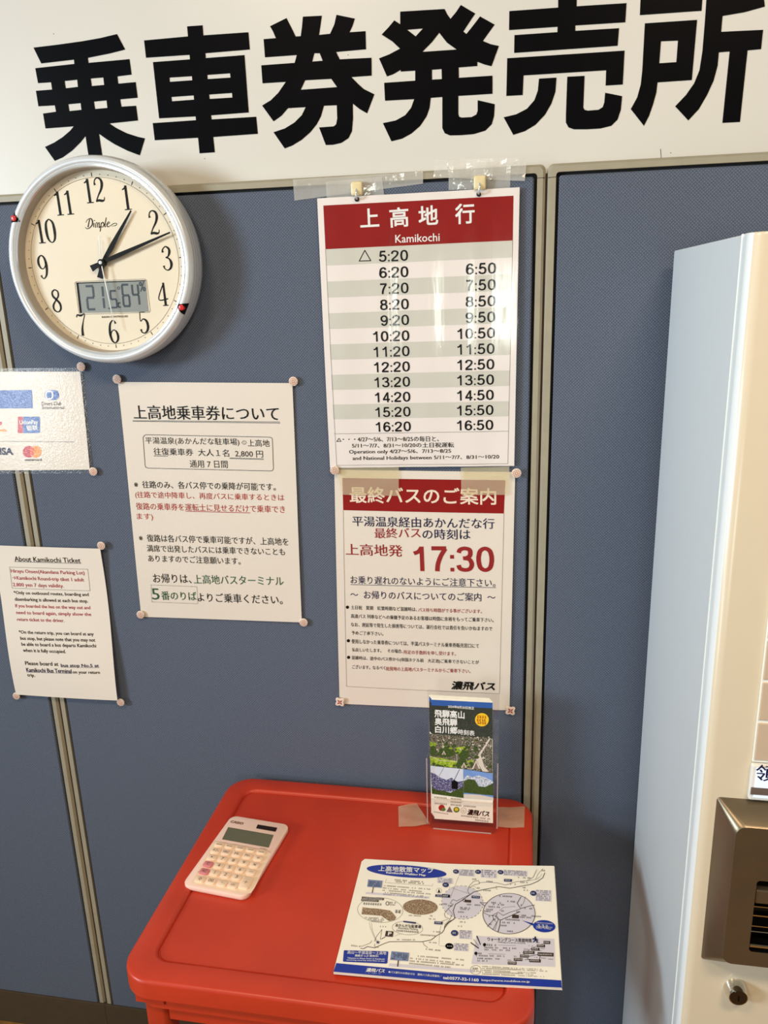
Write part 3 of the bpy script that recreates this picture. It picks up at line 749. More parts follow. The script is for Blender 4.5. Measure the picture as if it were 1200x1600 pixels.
# ---- hooks, and the tape that holds them
def hook(px, py, hx, hy, lab):
    f = wall_flat(-.012).view(0, 0, 1); p = f.at((px, py)); q = wall_flat(-.009).view(0, 0, 1).at((hx, hy))
    t = thing('adhesive_hook', lab, 'hook', (p.x, -.003, p.z), 'cream hooks above the timetable')
    bm = B(); ring = lambda k, y, r: [(p.x + a * k, y, p.z + b * k) for a, b in rrect(-.0088, .0088, -.0098, .0098, r)]
    loft(bm, [ring(1, -.002, .003), ring(1, -.009, .003), ring(.92, -.0125, .003), ring(.72, -.0135, .003)]); obj('hook_base', bm, M['hook'], t, smooth=40, recalc=True)
    bm = B(); tube(bm, [(p.x - .0005, -.0125, p.z - .001), (p.x, -.0165, p.z - .006), ((p.x + q.x) / 2, -.0165, (p.z + q.z) / 2 - .004), (q.x, -.0125, q.z + .001), (q.x, -.006, q.z + .001)], .0016, 8)
    obj('wire_loop', bm, M['bright'], t, smooth=60)
hook(557, 294.5, 557.8, 311.5, 'cream hook on the tape above the left punched hole of the timetable')
hook(749.5, 285, 748.2, 303.8, 'cream hook on the tape above the right punched hole of the timetable')
def tape(pts, lab, depth, m='tape', F=None, group='clear tape strips', wob=.0006):
    f = F or wall_flat(-depth, lambda u, v: wob * math.sin(u * 130 + v * 60) + wob * math.sin(u * 47 - v * 150)); f.view(0, 0, 1)
    c = sum((f.at(p) for p in pts), Vector()) / len(pts)
    bm = B()
    if len(pts) == 4: f.grid(bm, pts, 14, 6, 0)
    else: f.fill(bm, [pts], 0)
    o = obj('tape_strip', bm, M[m]); tag(o, lab, 'tape', group)
    me = o.data
    for v in me.vertices: v.co -= c
    o.location = c
    return o
tape([(458, 280.5), (661, 268), (661, 287), (460, 313.5)], 'clear tape strip over the left hook, along the partition top', .0022)
tape([(509, 284), (597, 277), (600, 305), (511, 311)], 'short clear tape piece running down behind the left hook', .0030)
tape([(679, 249), (823, 247), (820, 283), (677, 277)], 'shiny crumpled clear tape strip over the right hook', .0040, wob=.0012)
tape([(701, 262), (798, 258), (797, 294), (701, 297)], 'clear tape piece running down behind the right hook', .0022)
tape([(524, 731), (623, 729.5), (623, 775), (536, 773)], 'yellowed clear tape at the top left of the last bus poster', .0072, 'tapey', group='yellowed tapes on the last bus poster', wob=.0003)
tape([(720, 730.5), (796, 729), (794, 773), (721, 774)], 'yellowed clear tape at the top right of the last bus poster', .0072, 'tapey', group='yellowed tapes on the last bus poster', wob=.0003)

# ================================================================= CLOCK
CX, CZ = -.6487, 1.6178
t = thing('wall_clock', 'round silver wall clock with cream dial and small digital display on the partition', 'clock', (CX, -.004, CZ))
PROF = [(.120, -.002), (.143, -.004), (.1520, -.014), (.1542, -.026), (.1542, -.038), (.1530, -.0475), (.1500, -.0545), (.1465, -.0566), (.1430, -.0562), (.1412, -.0545)]
bm = B(); lathe_y(bm, PROF, (CX, CZ), 120)
obj('rim', bm, M['silver'], t, smooth=40, recalc=True)
bm = B(); lathe_y(bm, [(.1412, -.0545), (.1400, -.0556), (.1372, -.0550), (.1358, -.0530)], (CX, CZ), 120); obj('bright_ring', bm, M['bright'], t, smooth=40, recalc=True)
bm = B()
for rr, yy in ((.1529, -.0480), (.1538, -.0420), (.1543, -.034)):
    lathe_y(bm, [(rr + .0006, yy - .0004), (rr + .0007, yy + .0004)], (CX, CZ), 120)
obj('rim_grooves', bm, M['inner'], t, smooth=40)
bm = B(); lathe_y(bm, [(.1360, -.0530), (.1350, -.0400), (.1340, -.0365)], (CX, CZ), 120); obj('inner_wall', bm, M['inner'], t, smooth=40, recalc=True)
D = wall_flat(-.0365)
D.view(0, 220, 3.529)
up = (D.uv((520, 178)) - D.uv((657, 1140))); ROLL = math.atan2(up.x, up.y)      # clockwise lean of twelve o'clock
C2 = Vector((CX, CZ)); D.metres()
def pol(r, deg): a = R(deg) + ROLL; return (CX + r * math.sin(a), CZ + r * math.cos(a))
bm = B(); D.fill(bm, [[pol(.1345, 360 * i / 96) for i in range(96)]], 0); obj('dial', bm, M['dial'], t)
bm = B(); h = .0004
D.line(bm, [pol(.1235, 360 * i / 120) for i in range(120)], .0004, h, True)
for i in range(60):
    if i % 5: D.ell(bm, pol(.1275, 6 * i), .0007, .0007, h, 8)
    else: D.line(bm, [pol(.1250, 6 * i), pol(.1300, 6 * i)], .0011, h)
DIG = {
 '0': [[(.27, 1, .04), (.1, .85, .1), (.05, .5, .14), (.1, .15, .1), (.27, 0, .04), (.44, .15, .1), (.49, .5, .14), (.44, .85, .1), (.27, 1, .04)]],
 '1': [[(.27, 1, .12), (.27, 0.02, .13)], [(.28, .98, .05), (.18, .88, .06), (.08, .84, .04)], [(.1, .015, .04), (.45, .015, .04)]],
 '2': [[(.1, .72, .12), (.08, .82, .06), (.14, .95, .05), (.27, 1, .05), (.42, .92, .1), (.46, .74, .13), (.38, .52, .1), (.2, .28, .06), (.05, .04, .05)], [(.05, .05, .07), (.2, .08, .1), (.36, .05, .1), (.47, .08, .05), (.5, .2, .03)]],
 '3': [[(.1, .76, .12), (.1, .88, .06), (.26, 1, .05), (.42, .9, .1), (.43, .74, .12), (.34, .58, .06), (.22, .54, .04), (.38, .48, .07), (.47, .3, .13), (.42, .1, .1), (.25, 0, .05), (.1, .08, .05), (.07, .2, .11)]],
 '4': [[(.38, 1, .05), (.03, .3, .05), (.52, .3, .05)], [(.36, 1, .1), (.36, .02, .12)], [(.22, .015, .04), (.5, .015, .04)]],
 '5': [[(.12, .98, .06), (.3, .95, .08), (.46, .98, .04)], [(.13, 1, .04), (.1, .55, .04), (.26, .63, .05), (.42, .53, .11), (.47, .3, .13), (.4, .1, .1), (.24, 0, .05), (.1, .06, .06), (.08, .18, .11)]],
 '6': [[(.43, .86, .1), (.38, .97, .05), (.27, 1, .05), (.12, .82, .1), (.06, .45, .13), (.12, .12, .1), (.27, 0, .05), (.43, .12, .1), (.47, .32, .12), (.4, .52, .08), (.27, .58, .04), (.14, .48, .05), (.08, .3, .06)]],
 '7': [[(.05, .86, .05), (.1, .97, .06), (.28, .93, .09), (.5, .99, .05), (.38, .68, .05), (.27, .35, .1), (.24, .02, .14)]],
 '8': [[(.27, 1, .05), (.12, .9, .08), (.12, .72, .1), (.27, .56, .1), (.44, .36, .11), (.44, .12, .09), (.27, 0, .05), (.09, .1, .08), (.07, .3, .1), (.24, .52, .06), (.41, .7, .08), (.42, .9, .07), (.27, 1, .05)]],
}
DIG['9'] = [[(.54 - x, 1 - y, w_) for x, y, w_ in DIG['6'][0]]]
H_ = .0345
for n in range(1, 13):
    s = str(n); wd = H_ * .52; tot = wd * len(s) * (1.0 if len(s) == 1 else .95)
    cx_, cz_ = pol(.1050 if n not in (7, 5) else .1065, 30 * n)
    for i, chx in enumerate(s):
        off = -tot / 2 + i * wd * .95
        ca, sa = math.cos(-ROLL), math.sin(-ROLL)
        ox, oy = off, -H_ / 2
        for n_, st in enumerate(DIG[chx]): D.brush(bm, st, (cx_ + ox * ca - oy * sa, cz_ + ox * sa + oy * ca), H_ * .92, H_, -ROLL, h + n_ * 2e-5, 6)
# the maker's script name and the small line under the display
D.view(0, 220, 3.529); a, b = D.uv((480, 482)), D.uv((655, 470)); D.metres()
ang = math.atan2((b - a).y, (b - a).x); sz = (b - a).length / 4.1
SCRIPT = [[(.25, .95, .1), (.12, .1, .12)], [(-.25, .12, .04), (0, -.05, .06), (.35, .02, .08), (.68, .35, .12), (.62, .8, .12), (.3, 1.02, .06), (-.1, .85, .05), (-.2, .6, .04)],
          [(.9, .05, .08), (.9, .5, .1)], [(.92, .72, .1), (.93, .8, .1)],
          [(1.15, 0, .09), (1.16, .45, .06), (1.35, .5, .05), (1.4, 0, .1)], [(1.4, .3, .04), (1.6, .52, .06), (1.66, 0, .1), (1.8, .1, .04)],
          [(1.9, .5, .08), (1.85, -.45, .1)], [(1.9, .35, .05), (2.1, .52, .07), (2.28, .25, .1), (2.1, 0, .06), (1.9, .1, .04)],
          [(2.5, 1.0, .08), (2.42, .1, .1), (2.58, .05, .04)],
          [(2.75, .25, .04), (3.0, .4, .07), (2.85, .52, .06), (2.68, .25, .1), (2.85, 0, .07), (3.2, .12, .05), (3.6, .3, .06), (4.0, .28, .05), (3.9, .08, .05), (3.3, .05, .03)]]
for st in SCRIPT: D.brush(bm, [(x * .95, y, w_ * 1.15) for x, y, w_ in st], a, sz, sz * 1.05, ang, h, 6, .28)
D.view(0, 220, 3.529)
D.text(bm, 'RADIO CONTROLLED', (563, 977), (707, 972), 10, h, .02)
obj('dial_markings', bm, M['ink'], t)
lc = [(421, 782), (802, 768), (820, 942), (441, 950)]
bm = B(); D.line(bm, [(413, 785), (420, 777), (797, 762), (808, 768), (829, 938), (822, 946), (446, 957), (436, 950)], .0006, h, True); obj('display_outline', bm, M['gline'], t)
bm = B(); D.poly(bm, lc, .0005); d_ = obj('digital_display', bm, M['lcd'], t)
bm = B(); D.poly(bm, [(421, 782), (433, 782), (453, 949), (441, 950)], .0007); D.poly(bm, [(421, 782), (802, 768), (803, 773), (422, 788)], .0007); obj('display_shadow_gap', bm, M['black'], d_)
bm = B()
SEG = {'0': 'abcdef', '1': 'bc', '2': 'abged', '4': 'fgbc', '5': 'afgcd', '6': 'afgecd', 'c': 'ged'}
def seg7(ch, x, y, wx, hy, wd, sl):
    p = lambda u, v: (x + u * wx + v * hy * sl, y - v * hy - u * wx * .035)
    g = .06
    L = dict(a=((g, 1), (1 - g, 1)), b=((1, 1 - g), (1, .5 + g)), c=((1, .5 - g), (1, g)), d=((g, 0), (1 - g, 0)), e=((0, g), (0, .5 - g)), f=((0, .5 + g), (0, 1 - g)), g=((g, .5), (1 - g, .5)))
    for s in SEG[ch]: D.line(bm, [p(*L[s][0]), p(*L[s][1])], wd, .0008)
seg7('2', 487, 930, 38, 128, .0034, -.10); seg7('1', 545, 928, 32, 128, .0034, -.10)
D.ell(bm, (603, 924), 5, 5, .0008, 10); seg7('5', 617, 920, 30, 92, .0028, -.10); seg7('c', 655, 917, 12, 46, .0020, -.10)
D.oval(bm, (655, 812), 6, 7, .001, .0008, 14)
seg7('6', 684, 912, 34, 118, .0032, -.10); seg7('4', 739, 908, 32, 118, .0032, -.10)
D.text(bm, '%', (772, 832), (806, 830), 56, .0008, .02)
obj('display_digits', bm, M['lcdink'], d_)
def hand(name, m, pts, tail, wt, wh, hh):
    f = wall_flat(-.0365 - hh).view(0, 220, 3.529); hub = C2; tip = f.uv(pts); tl = f.uv(tail); f.metres(); bm = B()
    d = (tip - hub).normalized(); n = Vector((-d.y, d.x)); e = (tl - hub).normalized(); m2 = Vector((-e.y, e.x))
    f.fill(bm, [[tip - n * wh * .16, tip + n * wh * .16, hub + d * .03 + n * wh * .5, hub + n * wh * .42, hub + e * .004 - m2 * wh * .42, tl - m2 * wt, tl + m2 * wt, hub + e * .004 + m2 * wh * .42, hub - n * wh * .42, hub + d * .03 - n * wh * .5]], 0)
    r_ = bmesh.ops.extrude_face_region(bm, geom=bm.faces[:]); bmesh.ops.translate(bm, verts=[v for v in r_['geom'] if isinstance(v, bmesh.types.BMVert)], vec=(0, .0008, 0))
    return obj(name, bm, M[m], t, recalc=True)
hand('hour_hand', 'black', (722, 385), (551, 757), .0050, .0072, .0050)
hand('minute_hand', 'black', (937, 505), (503, 705), .0050, .0066, .0075)
hand('second_hand', 'white', (636, 1045), (545, 525), .0012, .0016, .0100)
bm = B(); lathe_y(bm, [(.0052, -.0370), (.0052, -.0470)], (CX, CZ), 24, True); obj('hub', bm, M['black'], t)
bm = B(); lathe_y(bm, [(.0026, -.0470), (.0026, -.0485), (.001, -.0488)], (CX, CZ), 20, True); obj('hub_cap', bm, M['silver'], t)
bm = B(); lathe_y(bm, [(.1362, -.0515), (.10, -.0521), (.05, -.0525), (.01, -.0526), (0.0005, -.0526)], (CX, CZ), 96); obj('glass_cover', bm, M['glass'], t, smooth=60)
for deg in (-62, 118.5):
    rm = wall_flat(-.0572).metres(); a = R(deg); d = Vector((math.sin(a), math.cos(a))); n = Vector((-d.y, d.x))
    bm = B(); pv = None
    for rr, yy in [(.1366, -.0548)] + PROF[:4:-1]:
        hw = max(.0004, (rr - .1366) / .0176 * .0105); q = [C2 + d * rr + n * hw * k for k in (1, .5, 0, -.5, -1)]
        row = [bm.verts.new((p.x, yy - .0009, p.y)) for p in q]
        if pv:
            for k in range(4): bm.faces.new((pv[k], pv[k + 1], row[k + 1], row[k]))
        pv = row
    gmk = obj('triangle_mark', bm, M['black'], t)
    bm = B(); c = C2 + d * .1472; lathe_y(bm, [(.0045, -.0520), (.0043, -.0578), (.003, -.0584)], (c.x, c.y), 20, True); obj('red_stud', bm, M['gem'], gmk, smooth=50)

# ================================================================= TABLE
ZTB = .6982
TX0, TX1, TY0, TY1 = -.5215, .0270, -.4700, -.0165
t = thing('side_table', 'red plastic side table with a recessed top standing against the partition', 'table', ((TX0 + TX1) / 2, (TY0 + TY1) / 2, 0))
def tl(i, z, r): return [(p[0], p[1], z) for p in rrect(TX0 + i, TX1 - i, TY0 + i, TY1 - i, r, 10)]
bm = B()
loft(bm, [tl(.006, ZTB - .030, .040), tl(0, ZTB - .029, .044), tl(0, ZTB - .0055, .044), tl(.0006, ZTB - .0026, .0435), tl(.0022, ZTB - .0008, .042), tl(.0050, ZTB, .040),
          tl(.032, ZTB + .0003, .027), tl(.0345, ZTB - .0004, .025), tl(.0365, ZTB - .0034, .023), tl(.0374, ZTB - .0062, .022), tl(.0384, ZTB - .0062, .021), tl(.0396, ZTB - .0042, .020), tl(.22, ZTB - .0042, .004)], True, True)
obj('tabletop', bm, M['table'], t, smooth=50, recalc=True)
bm = B(); loft(bm, [tl(.018, ZTB - .062, .034), tl(.012, ZTB - .056, .038), tl(.012, ZTB - .029, .038)], True, True); obj('apron', bm, M['table'], t, smooth=40, recalc=True)
for sx, sy in ((TX0 + .040, TY0 + .040), (TX1 - .040, TY0 + .040), (TX0 + .040, TY1 - .040), (TX1 - .040, TY1 - .040)):
    bm = B(); q = lambda k, z: [(sx + a * k, sy + b * k, z) for a, b in rrect(-.0175, .0175, -.0175, .0175, .009, 5)]
    loft(bm, [q(.8, 0), q(.95, .33), q(.97, ZTB - .12), q(1.0, ZTB - .118), q(1.0, ZTB - .035)], True, True); obj('leg', bm, M['table'], t, smooth=40, recalc=True)
    if (sx, sy) == (TX0 + .040, TY0 + .040):
        bm = B(); box(bm, (sx - .0195, TY0 + .010, ZTB - .048), (sx + .0215, TY0 + .03, ZTB - .030), .001); obj('leg_socket', bm, M['table'], t)
bm = B(); box(bm, (TX0 + .06, TY0 + .022, ZTB - .085), (TX1 - .06, TY0 + .030, ZTB - .055), .001); obj('front_rail', bm, M['table'], t)
ZP = ZTB - .0042                                # the recessed surface

# ---- calculator
G = Flat((0, 0, ZP + .006), (1, 0, 0), (0, 1, 0)).view(280, 1260, 6.667)
c_ = [G.uv(p) for p in ((501, 102), (1103, 198), (765, 978), (82, 840))]
eu = ((c_[1] - c_[0]) + (c_[2] - c_[3])).normalized(); ev = Vector((-eu.y, eu.x)); cc = sum(c_, Vector((0, 0))) / 4
CW = ((c_[1] - c_[0]).length + (c_[2] - c_[3]).length) / 2; CH = ((c_[3] - c_[0]).length + (c_[2] - c_[1]).length) / 2
t = thing('calculator', 'pale pink pocket calculator lying on the left of the red table', 'calculator', (cc.x, cc.y, ZP))
def cal(a, b, z): q = cc + eu * a + ev * b; return (q.x, q.y, ZP + z)
def crr(i, z, r): return [cal(p[0], p[1], z) for p in rrect(-CW / 2 + i, CW / 2 - i, -CH / 2 + i, CH / 2 - i, r, 8)]
bm = B(); loft(bm, [crr(.0020, .0005, .010), crr(.0005, .0015, .012), crr(0, .004, .0125), crr(0, .0080, .0125), crr(.0004, .0088, .0122), crr(.0012, .0092, .0115)], True, True); obj('shell', bm, M['pink'], t, smooth=45, recalc=True)
CS = Flat((cc.x, cc.y, ZP + .0092), (eu.x, eu.y, 0), (ev.x, ev.y, 0)).view(280, 1260, 6.667)
bm = B(); CS.fill(bm, [[(352, 385), (375, 362), (700, 425), (930, 465), (955, 490), (785, 850), (745, 905), (690, 918), (150, 815), (130, 790)]], .0002); obj('keypad_panel', bm, M['keyface'], t)
bm = B(); CS.fill(bm, [[(440, 345), (432, 330), (490, 215), (510, 212), (985, 297), (990, 310), (940, 425), (925, 433)]], .0002); dsp = obj('display_frame', bm, M['pink'], t)
bm = B(); CS.poly(bm, [(446, 345), (510, 218), (985, 300), (932, 432)], .0005); obj('display', bm, M['calclcd'], t)
bm = B(); CS.poly(bm, [(800, 230), (818, 190), (1022, 224), (1004, 266)], .0005); obj('solar_cell', bm, M['solar'], t)
bm = B(); CS.text(bm, 'CASIO', (528, 170), (660, 194), 26, .0006, .035, 3); CS.greek(bm, (840, 441), (915, 455), 9, .0006); CS.greek(bm, (620, 422), (680, 433), 9, .0006); CS.line(bm, [(352, 385), (375, 362), (930, 465), (955, 490)], .0003, .0006); CS.text(bm, '⇒', (188, 688), (212, 690), 10, .0006)
obj('printed_marks', bm, M['keyink'], t)
KEYS = [[(418, 408), (523, 426), (635, 446), (745, 465), (855, 488)], [(382, 470), (490, 488), (603, 507), (712, 526), (825, 550)], [(343, 540), (453, 557), (565, 577), (675, 597), (788, 620)],
        [(303, 610), (415, 628), (525, 648), (637, 672), (750, 695)], [(263, 685), (373, 702), (485, 722), (600, 747)], [(220, 767), (332, 785), (447, 808), (560, 830)]]
LEG = [['..', '..', '..', '..', '..'], ['+/-', 'MRC', 'M-', 'M+', '÷'], ['▶', '7', '8', '9', '×'], ['C', '4', '5', '6', '-'], ['AC', '1', '2', '3'], ['0', '00', '·', '=']]
KF = Flat((cc.x, cc.y, ZP + .0094), (eu.x, eu.y, 0), (ev.x, ev.y, 0)).view(280, 1260, 6.667)
def key(px, leg, hw, hh, m='keyface', top=.0026):
    KF.view(280, 1260, 6.667); q = KF.uv(px)
    bm = B(); lp = lambda k, z: [tuple(KF.P(q.x + a, q.y + b, z)) for a, b in rrect(-hw + k, hw - k, -hh + k, hh - k, min(.0032, hh * .6), 5)]
    loft(bm, [lp(0, 0), lp(0, top - .0006), lp(.0007, top)], False, True); kk = obj('key', bm, M[m], t, smooth=40, recalc=True)
    bm = B(); KF.metres()
    W2 = {1: .0042, 2: .0080, 3: .0105}[len(leg)]; H2 = .0060
    if leg == '..': KF.greek(bm, (q.x - .0045, q.y - .0012), (q.x + .0045, q.y - .0012), .0024, top + .0002, 1.)
    elif leg in '-·=': 
        if leg == '-': KF.line(bm, [(q.x - .003, q.y), (q.x + .003, q.y)], .0006, top + .0002)
        elif leg == '=': KF.line(bm, [(q.x - .003, q.y + .001), (q.x + .003, q.y + .001)], .0006, top + .0002); KF.line(bm, [(q.x - .003, q.y - .001), (q.x + .003, q.y - .001)], .0006, top + .0002)
        else: KF.ell(bm, (q.x, q.y), .0007, .0007, top + .0002, 10)
    elif leg == '▶': KF.fill(bm, [[(q.x - .0015, q.y + .0017), (q.x - .0015, q.y - .0017), (q.x + .0019, q.y)]], top + .0002)
    elif leg == '+': KF.line(bm, [(q.x - .003, q.y), (q.x + .003, q.y)], .0006, top + .0002); KF.line(bm, [(q.x, q.y - .003), (q.x, q.y + .003)], .0006, top + .0002)
    else:
        if leg == '1': W2 = .0008
        if leg in '÷×': W2 = .0052; H2 = .0048
        if leg[0] == 'M': H2 = .0046
        KF.text(bm, leg, (q.x - W2 / 2, q.y - H2 / 2), (q.x + W2 / 2, q.y - H2 / 2), H2, top + .0002, 0., 2)
    obj('legend', bm, M['keyink'], kk)
for r, row in enumerate(KEYS):
    for i, p in enumerate(row):
        key(p, LEG[r][i], .0078 if r else .0074, .0060 if r else .0042, 'coral' if LEG[r][i] in ('C', 'AC') else 'keyface')
key((695, 803), '+', .0085, .0125)

# ---- walking maps
def map_sheet(z, quad, lab):
    f = Flat((0, 0, z), (1, 0, 0), (0, 1, 0)).view(0, 0, 1)
    c = sum((f.at(p) for p in quad), Vector()) / len(quad)
    t = thing('walking_map', lab, 'map', c, 'walking maps in a pile on the table')
    bm = B(); f.fill(bm, [quad], 0)
    r_ = bmesh.ops.extrude_face_region(bm, geom=bm.faces[:]); bmesh.ops.translate(bm, verts=[v for v in r_['geom'] if isinstance(v, bmesh.types.BMVert)], vec=(0, 0, -.0007))
    obj('paper', bm, M['mappaper'], t, recalc=True)
    return f, t
MQ = [(570, 1342), (640, 1346), (700, 1349.5), (780, 1352), (865.5, 1353), (877.8, 1543.5), (700, 1534.5), (521, 1518.5), (565, 1346)]
ORD = ('bottom', 'third from top', 'second from top')
for i in range(3):
    dz = .0008 + .0012 * i; dx, dy = ((.9, 3.0), (.5, 2.0), (.2, 1.0))[i]
    q = [(x + (dx if x > 600 else dx * .3), y + (dy if y > 1450 else dy * .3)) for x, y in MQ]
    f, t = map_sheet(ZTB + dz, q, ('lowest walking map of the pile, its blue edge showing at the bottom', 'third walking map from the top of the pile, mostly hidden', 'walking map lying directly under the top one, mostly hidden')[i])
    n = len(q); bm = B(); bl, br = q[7], q[5]
    f.poly(bm, [(bl[0] + 4.5, bl[1] - 12), (br[0] - 1, br[1] - 9), br, bl], .0003); obj('blue_band', bm, M['mapblue'], t)
f, t = map_sheet(ZTB + .0046, MQ, 'topmost walking map on the pile, its Japanese title and river map in full view')
h = .0003
layers = {k: B() for k in ('mapblue', 'white', 'ink', 'lav', 'mapnavy', 'steelb', 'umber', 'sepia')}
Lb, Lw, Lk, Ll, Ln, Lsb, Lu, Lse = (layers[k] for k in ('mapblue', 'white', 'ink', 'lav', 'mapnavy', 'steelb', 'umber', 'sepia'))
f.view(0, 0, 1); f.poly(Lb, [(525.5, 1505), (700, 1521.5), (877, 1532), (877.8, 1543.5), (700, 1534.5), (521, 1518.5)], h)
def notes(x0, y0, x1, y1, sl=.08, rows=4, lines=True):
    f.rect(Ll, x0, y0, x1, y1, h, sl)
    if lines:
        for r in range(rows):
            yy = y0 + (y1 - y0) * (r + .85) / (rows + .3); f.greek(Lk, (x0 + 8, yy), (x1 - 8, yy + sl * (x1 - x0)), (y1 - y0) / rows * .6, h * 2)
def nameoval(x, y, rx, ry, tilt=.05):
    f.ell(Lb if rx > 60 else Ln, (x, y), rx, ry, h * 2, 28, tilt); f.greek(Lw, (x - rx * .6, y + ry * .28), (x + rx * .6, y + ry * .28 + rx * .08), ry * .6, h * 3, 1.)
f.view(510, 1330, 6)
f.ell(Lb, (752, 190), 374, 57, h, 60, .07)
f.text(Lw, '上高地散策マップ', (485, 190), (1006, 211), 52, h * 2, .02, 3); f.text(Lw, 'Kamikochi Walking Map', (558, 217), (930, 243), 25, h * 2, .03)
f.line(Lk, [(565, 262), (550, 295), (990, 327), (1000, 305)], .0003, h)
for (x, y) in ((640, 275), (650, 292)): f.greek(Lk, (x, y), (x + 260, y + 20), 13, h)
for i, y in enumerate((328, 350, 372, 392, 408)): f.greek(Lk, (530 - i * 3, y), (975 - (i % 2) * 60, y + 36), 11, h)
f.poly(Ll, [(372, 384), (965, 428), (960, 446), (366, 402)], h)
f.poly(Lsb, [(392, 268), (527, 280), (518, 346), (382, 335)], h * 2); f.line(Lu, [(440, 340), (430, 392)], .0013, h * 2)
for r in range(3): f.greek(Lk, (400 - r * 3, 296 + r * 16), (515 - r * 3, 305 + r * 16), 11, h * 3)
f.oval(Lk, (505, 553), 213, 117, .0004, h, 60, .03)
f.poly(Lu, [(334, 428), (541, 444), (537, 462), (330, 446)], h * 2); f.poly(Lu, [(328, 450), (492, 462), (488, 479), (325, 468)], h * 2)
f.greek(Lw, (342, 446), (530, 460), 12, h * 3, 1.); f.greek(Lw, (334, 466), (482, 476), 11, h * 3, 1.)
f.greek(Lk, (345, 502), (525, 512), 20, h * 2, 1.); f.oval(Lk, (572, 492), 14, 17, .0009, h * 2, 20); f.greek(Lk, (592, 490), (660, 494), 14, h * 2); f.greek(Lk, (592, 508), (640, 512), 12, h * 2)
f.poly(Lse, [(338, 527), (405, 535), (480, 540), (600, 558), (625, 585), (655, 620), (640, 645), (590, 658), (540, 625), (515, 607), (330, 592)], h)
for y in (630, 645, 660): f.greek(Lk, (360 + (y - 630) * 2, y), (540, y + 8), 11, h * 2)
f.greek(Lk, (640, 580), (690, 584), 30, h * 2, 1.)
f.line(Lk, [(402, 666), (412, 720), (440, 790), (470, 850)], .0003, h); f.line(Lk, [(424, 669), (428, 730), (450, 795), (478, 850)], .0003, h)
f.ell(Lse, (880, 525), 163, 72, h, 44, .02)
f.greek(Lk, (770, 608), (905, 615), 11, h)
f.oval(Lk, (760, 722), 143, 63, .0004, h, 44, .06)
f.text(Lk, 'あかんだな駐車場', (645, 712), (885, 728), 32, h * 2, .016); f.text(Lk, 'Akandana Parking', (668, 736), (858, 750), 24, h * 2)
f.greek(Lk, (655, 754), (868, 770), 17, h * 2, 1.); f.poly(Ln, [(720, 655), (840, 668), (838, 684), (722, 668)], h * 2)
f.poly(Lu, [(558, 749), (630, 755), (622, 806), (548, 800)], h * 2); f.text(Lw, 'P', (575, 793), (608, 796), 34, h * 3, .03)
f.line(Lk, [(640, 800), (672, 782), (690, 780)], .0003, h)
f.fill(Ln, [[(483 + (22 if i % 2 == 0 else 9) * math.sin(math.pi * i / 5), 857 - (20 if i % 2 == 0 else 8) * math.cos(math.pi * i / 5)) for i in range(10)]], h * 2)
RD = .0009
f.line(Lk, [(312, 893), (345, 890), (385, 872), (412, 862), (425, 840)], RD * .6, h); f.line(Lk, [(320, 912), (350, 915), (385, 895), (455, 908), (490, 890), (540, 868), (590, 850), (760, 848), (900, 850), (985, 832), (1030, 795), (1085, 765), (1105, 735), (1110, 700), (1150, 660), (1195, 640)], RD, h)
f.line(Lk, [(450, 845), (470, 800), (520, 735), (505, 830)], RD * .6, h); f.line(Lk, [(515, 825), (550, 805)], RD, h); f.line(Lk, [(455, 870), (450, 895), (490, 905)], RD * .6, h)
f.line(Lk, [(905, 850), (915, 880), (950, 905)], RD * .6, h); f.greek(Lk, (660, 835), (840, 838), 12, h); f.greek(Lk, (930, 925), (1075, 940), 14, h); f.greek(Lk, (230, 890), (310, 900), 12, h); f.greek(Lk, (500, 712), (565, 716), 12, h); f.greek(Lk, (880, 792), (1020, 800), 14, h)
f.fill(Lb, [[(168, 930), (575, 940), (581, 948), (572, 1048), (562, 1056), (160, 1037), (155, 1028), (163, 936)]], h)
f.text(Lw, '高山～平湯温泉～上高地', (195, 966), (560, 975), 32, h * 2, .01); f.text(Lw, '連絡きっぷ 発売中!', (265, 992), (487, 999), 22, h * 2, .03)
f.text(Lw, 'Takayama to Hirayu Onsen to Kamikochi', (195, 1013), (545, 1025), 16, h * 2, .02); f.text(Lw, 'connecting round trip ticket Now on sale!', (188, 1030), (545, 1042), 14, h * 2, .02)
f.poly(Ll, [(590, 1052), (1385, 1112), (1383, 1140), (585, 1080)], h)
f.poly(Lsb, [(610, 940), (777, 956), (768, 1034), (597, 1021)], h * 2); f.line(Lu, [(674, 1030), (668, 1082)], .0015, h * 2)
for r in range(3): f.greek(Lk, (622 - r * 3, 966 + r * 15), (762 - r * 3, 978 + r * 15), 11, h * 3)
f.line(Lu, [(612, 1008), (640, 1011)], .001, h * 3); f.line(Lu, [(715, 1015), (745, 1018)], .001, h * 3)
for i, y in enumerate((985, 1010, 1035, 1058)): f.greek(Lk, (790 - i * 5, y), (1290 - (i % 2) * 90, y + 42), 13, h)
notes(1040, 245, 1185, 298); nameoval(1118, 318, 30, 22)
f.oval(Lk, (1055, 372), 25, 25, .0003, h, 24); f.poly(Lk, [(1055, 352), (1068, 390), (1043, 390)], h)
f.poly(Ln, [(1022, 408), (1158, 417), (1157, 440), (1020, 430)], h * 3); f.greek(Lw, (1035, 428), (1145, 434), 12, h * 4, 1.)
f.poly(Ln, [(1014, 660), (1092, 666), (1088, 692), (1010, 686)], h * 3); f.greek(Lw, (1022, 680), (1080, 684), 13, h * 4, 1.)
nameoval(1152, 893, 38, 28)
for x, y in ((1060, 505), (970, 612), (960, 640), (1000, 760)): f.greek(Lk, (x, y), (x + 70, y + 6), 12, h)
f.line(Lk, [(1055, 880), (1060, 760), (1075, 700)], .0003, h); f.line(Lk, [(1060, 888), (1115, 892)], .0003, h)
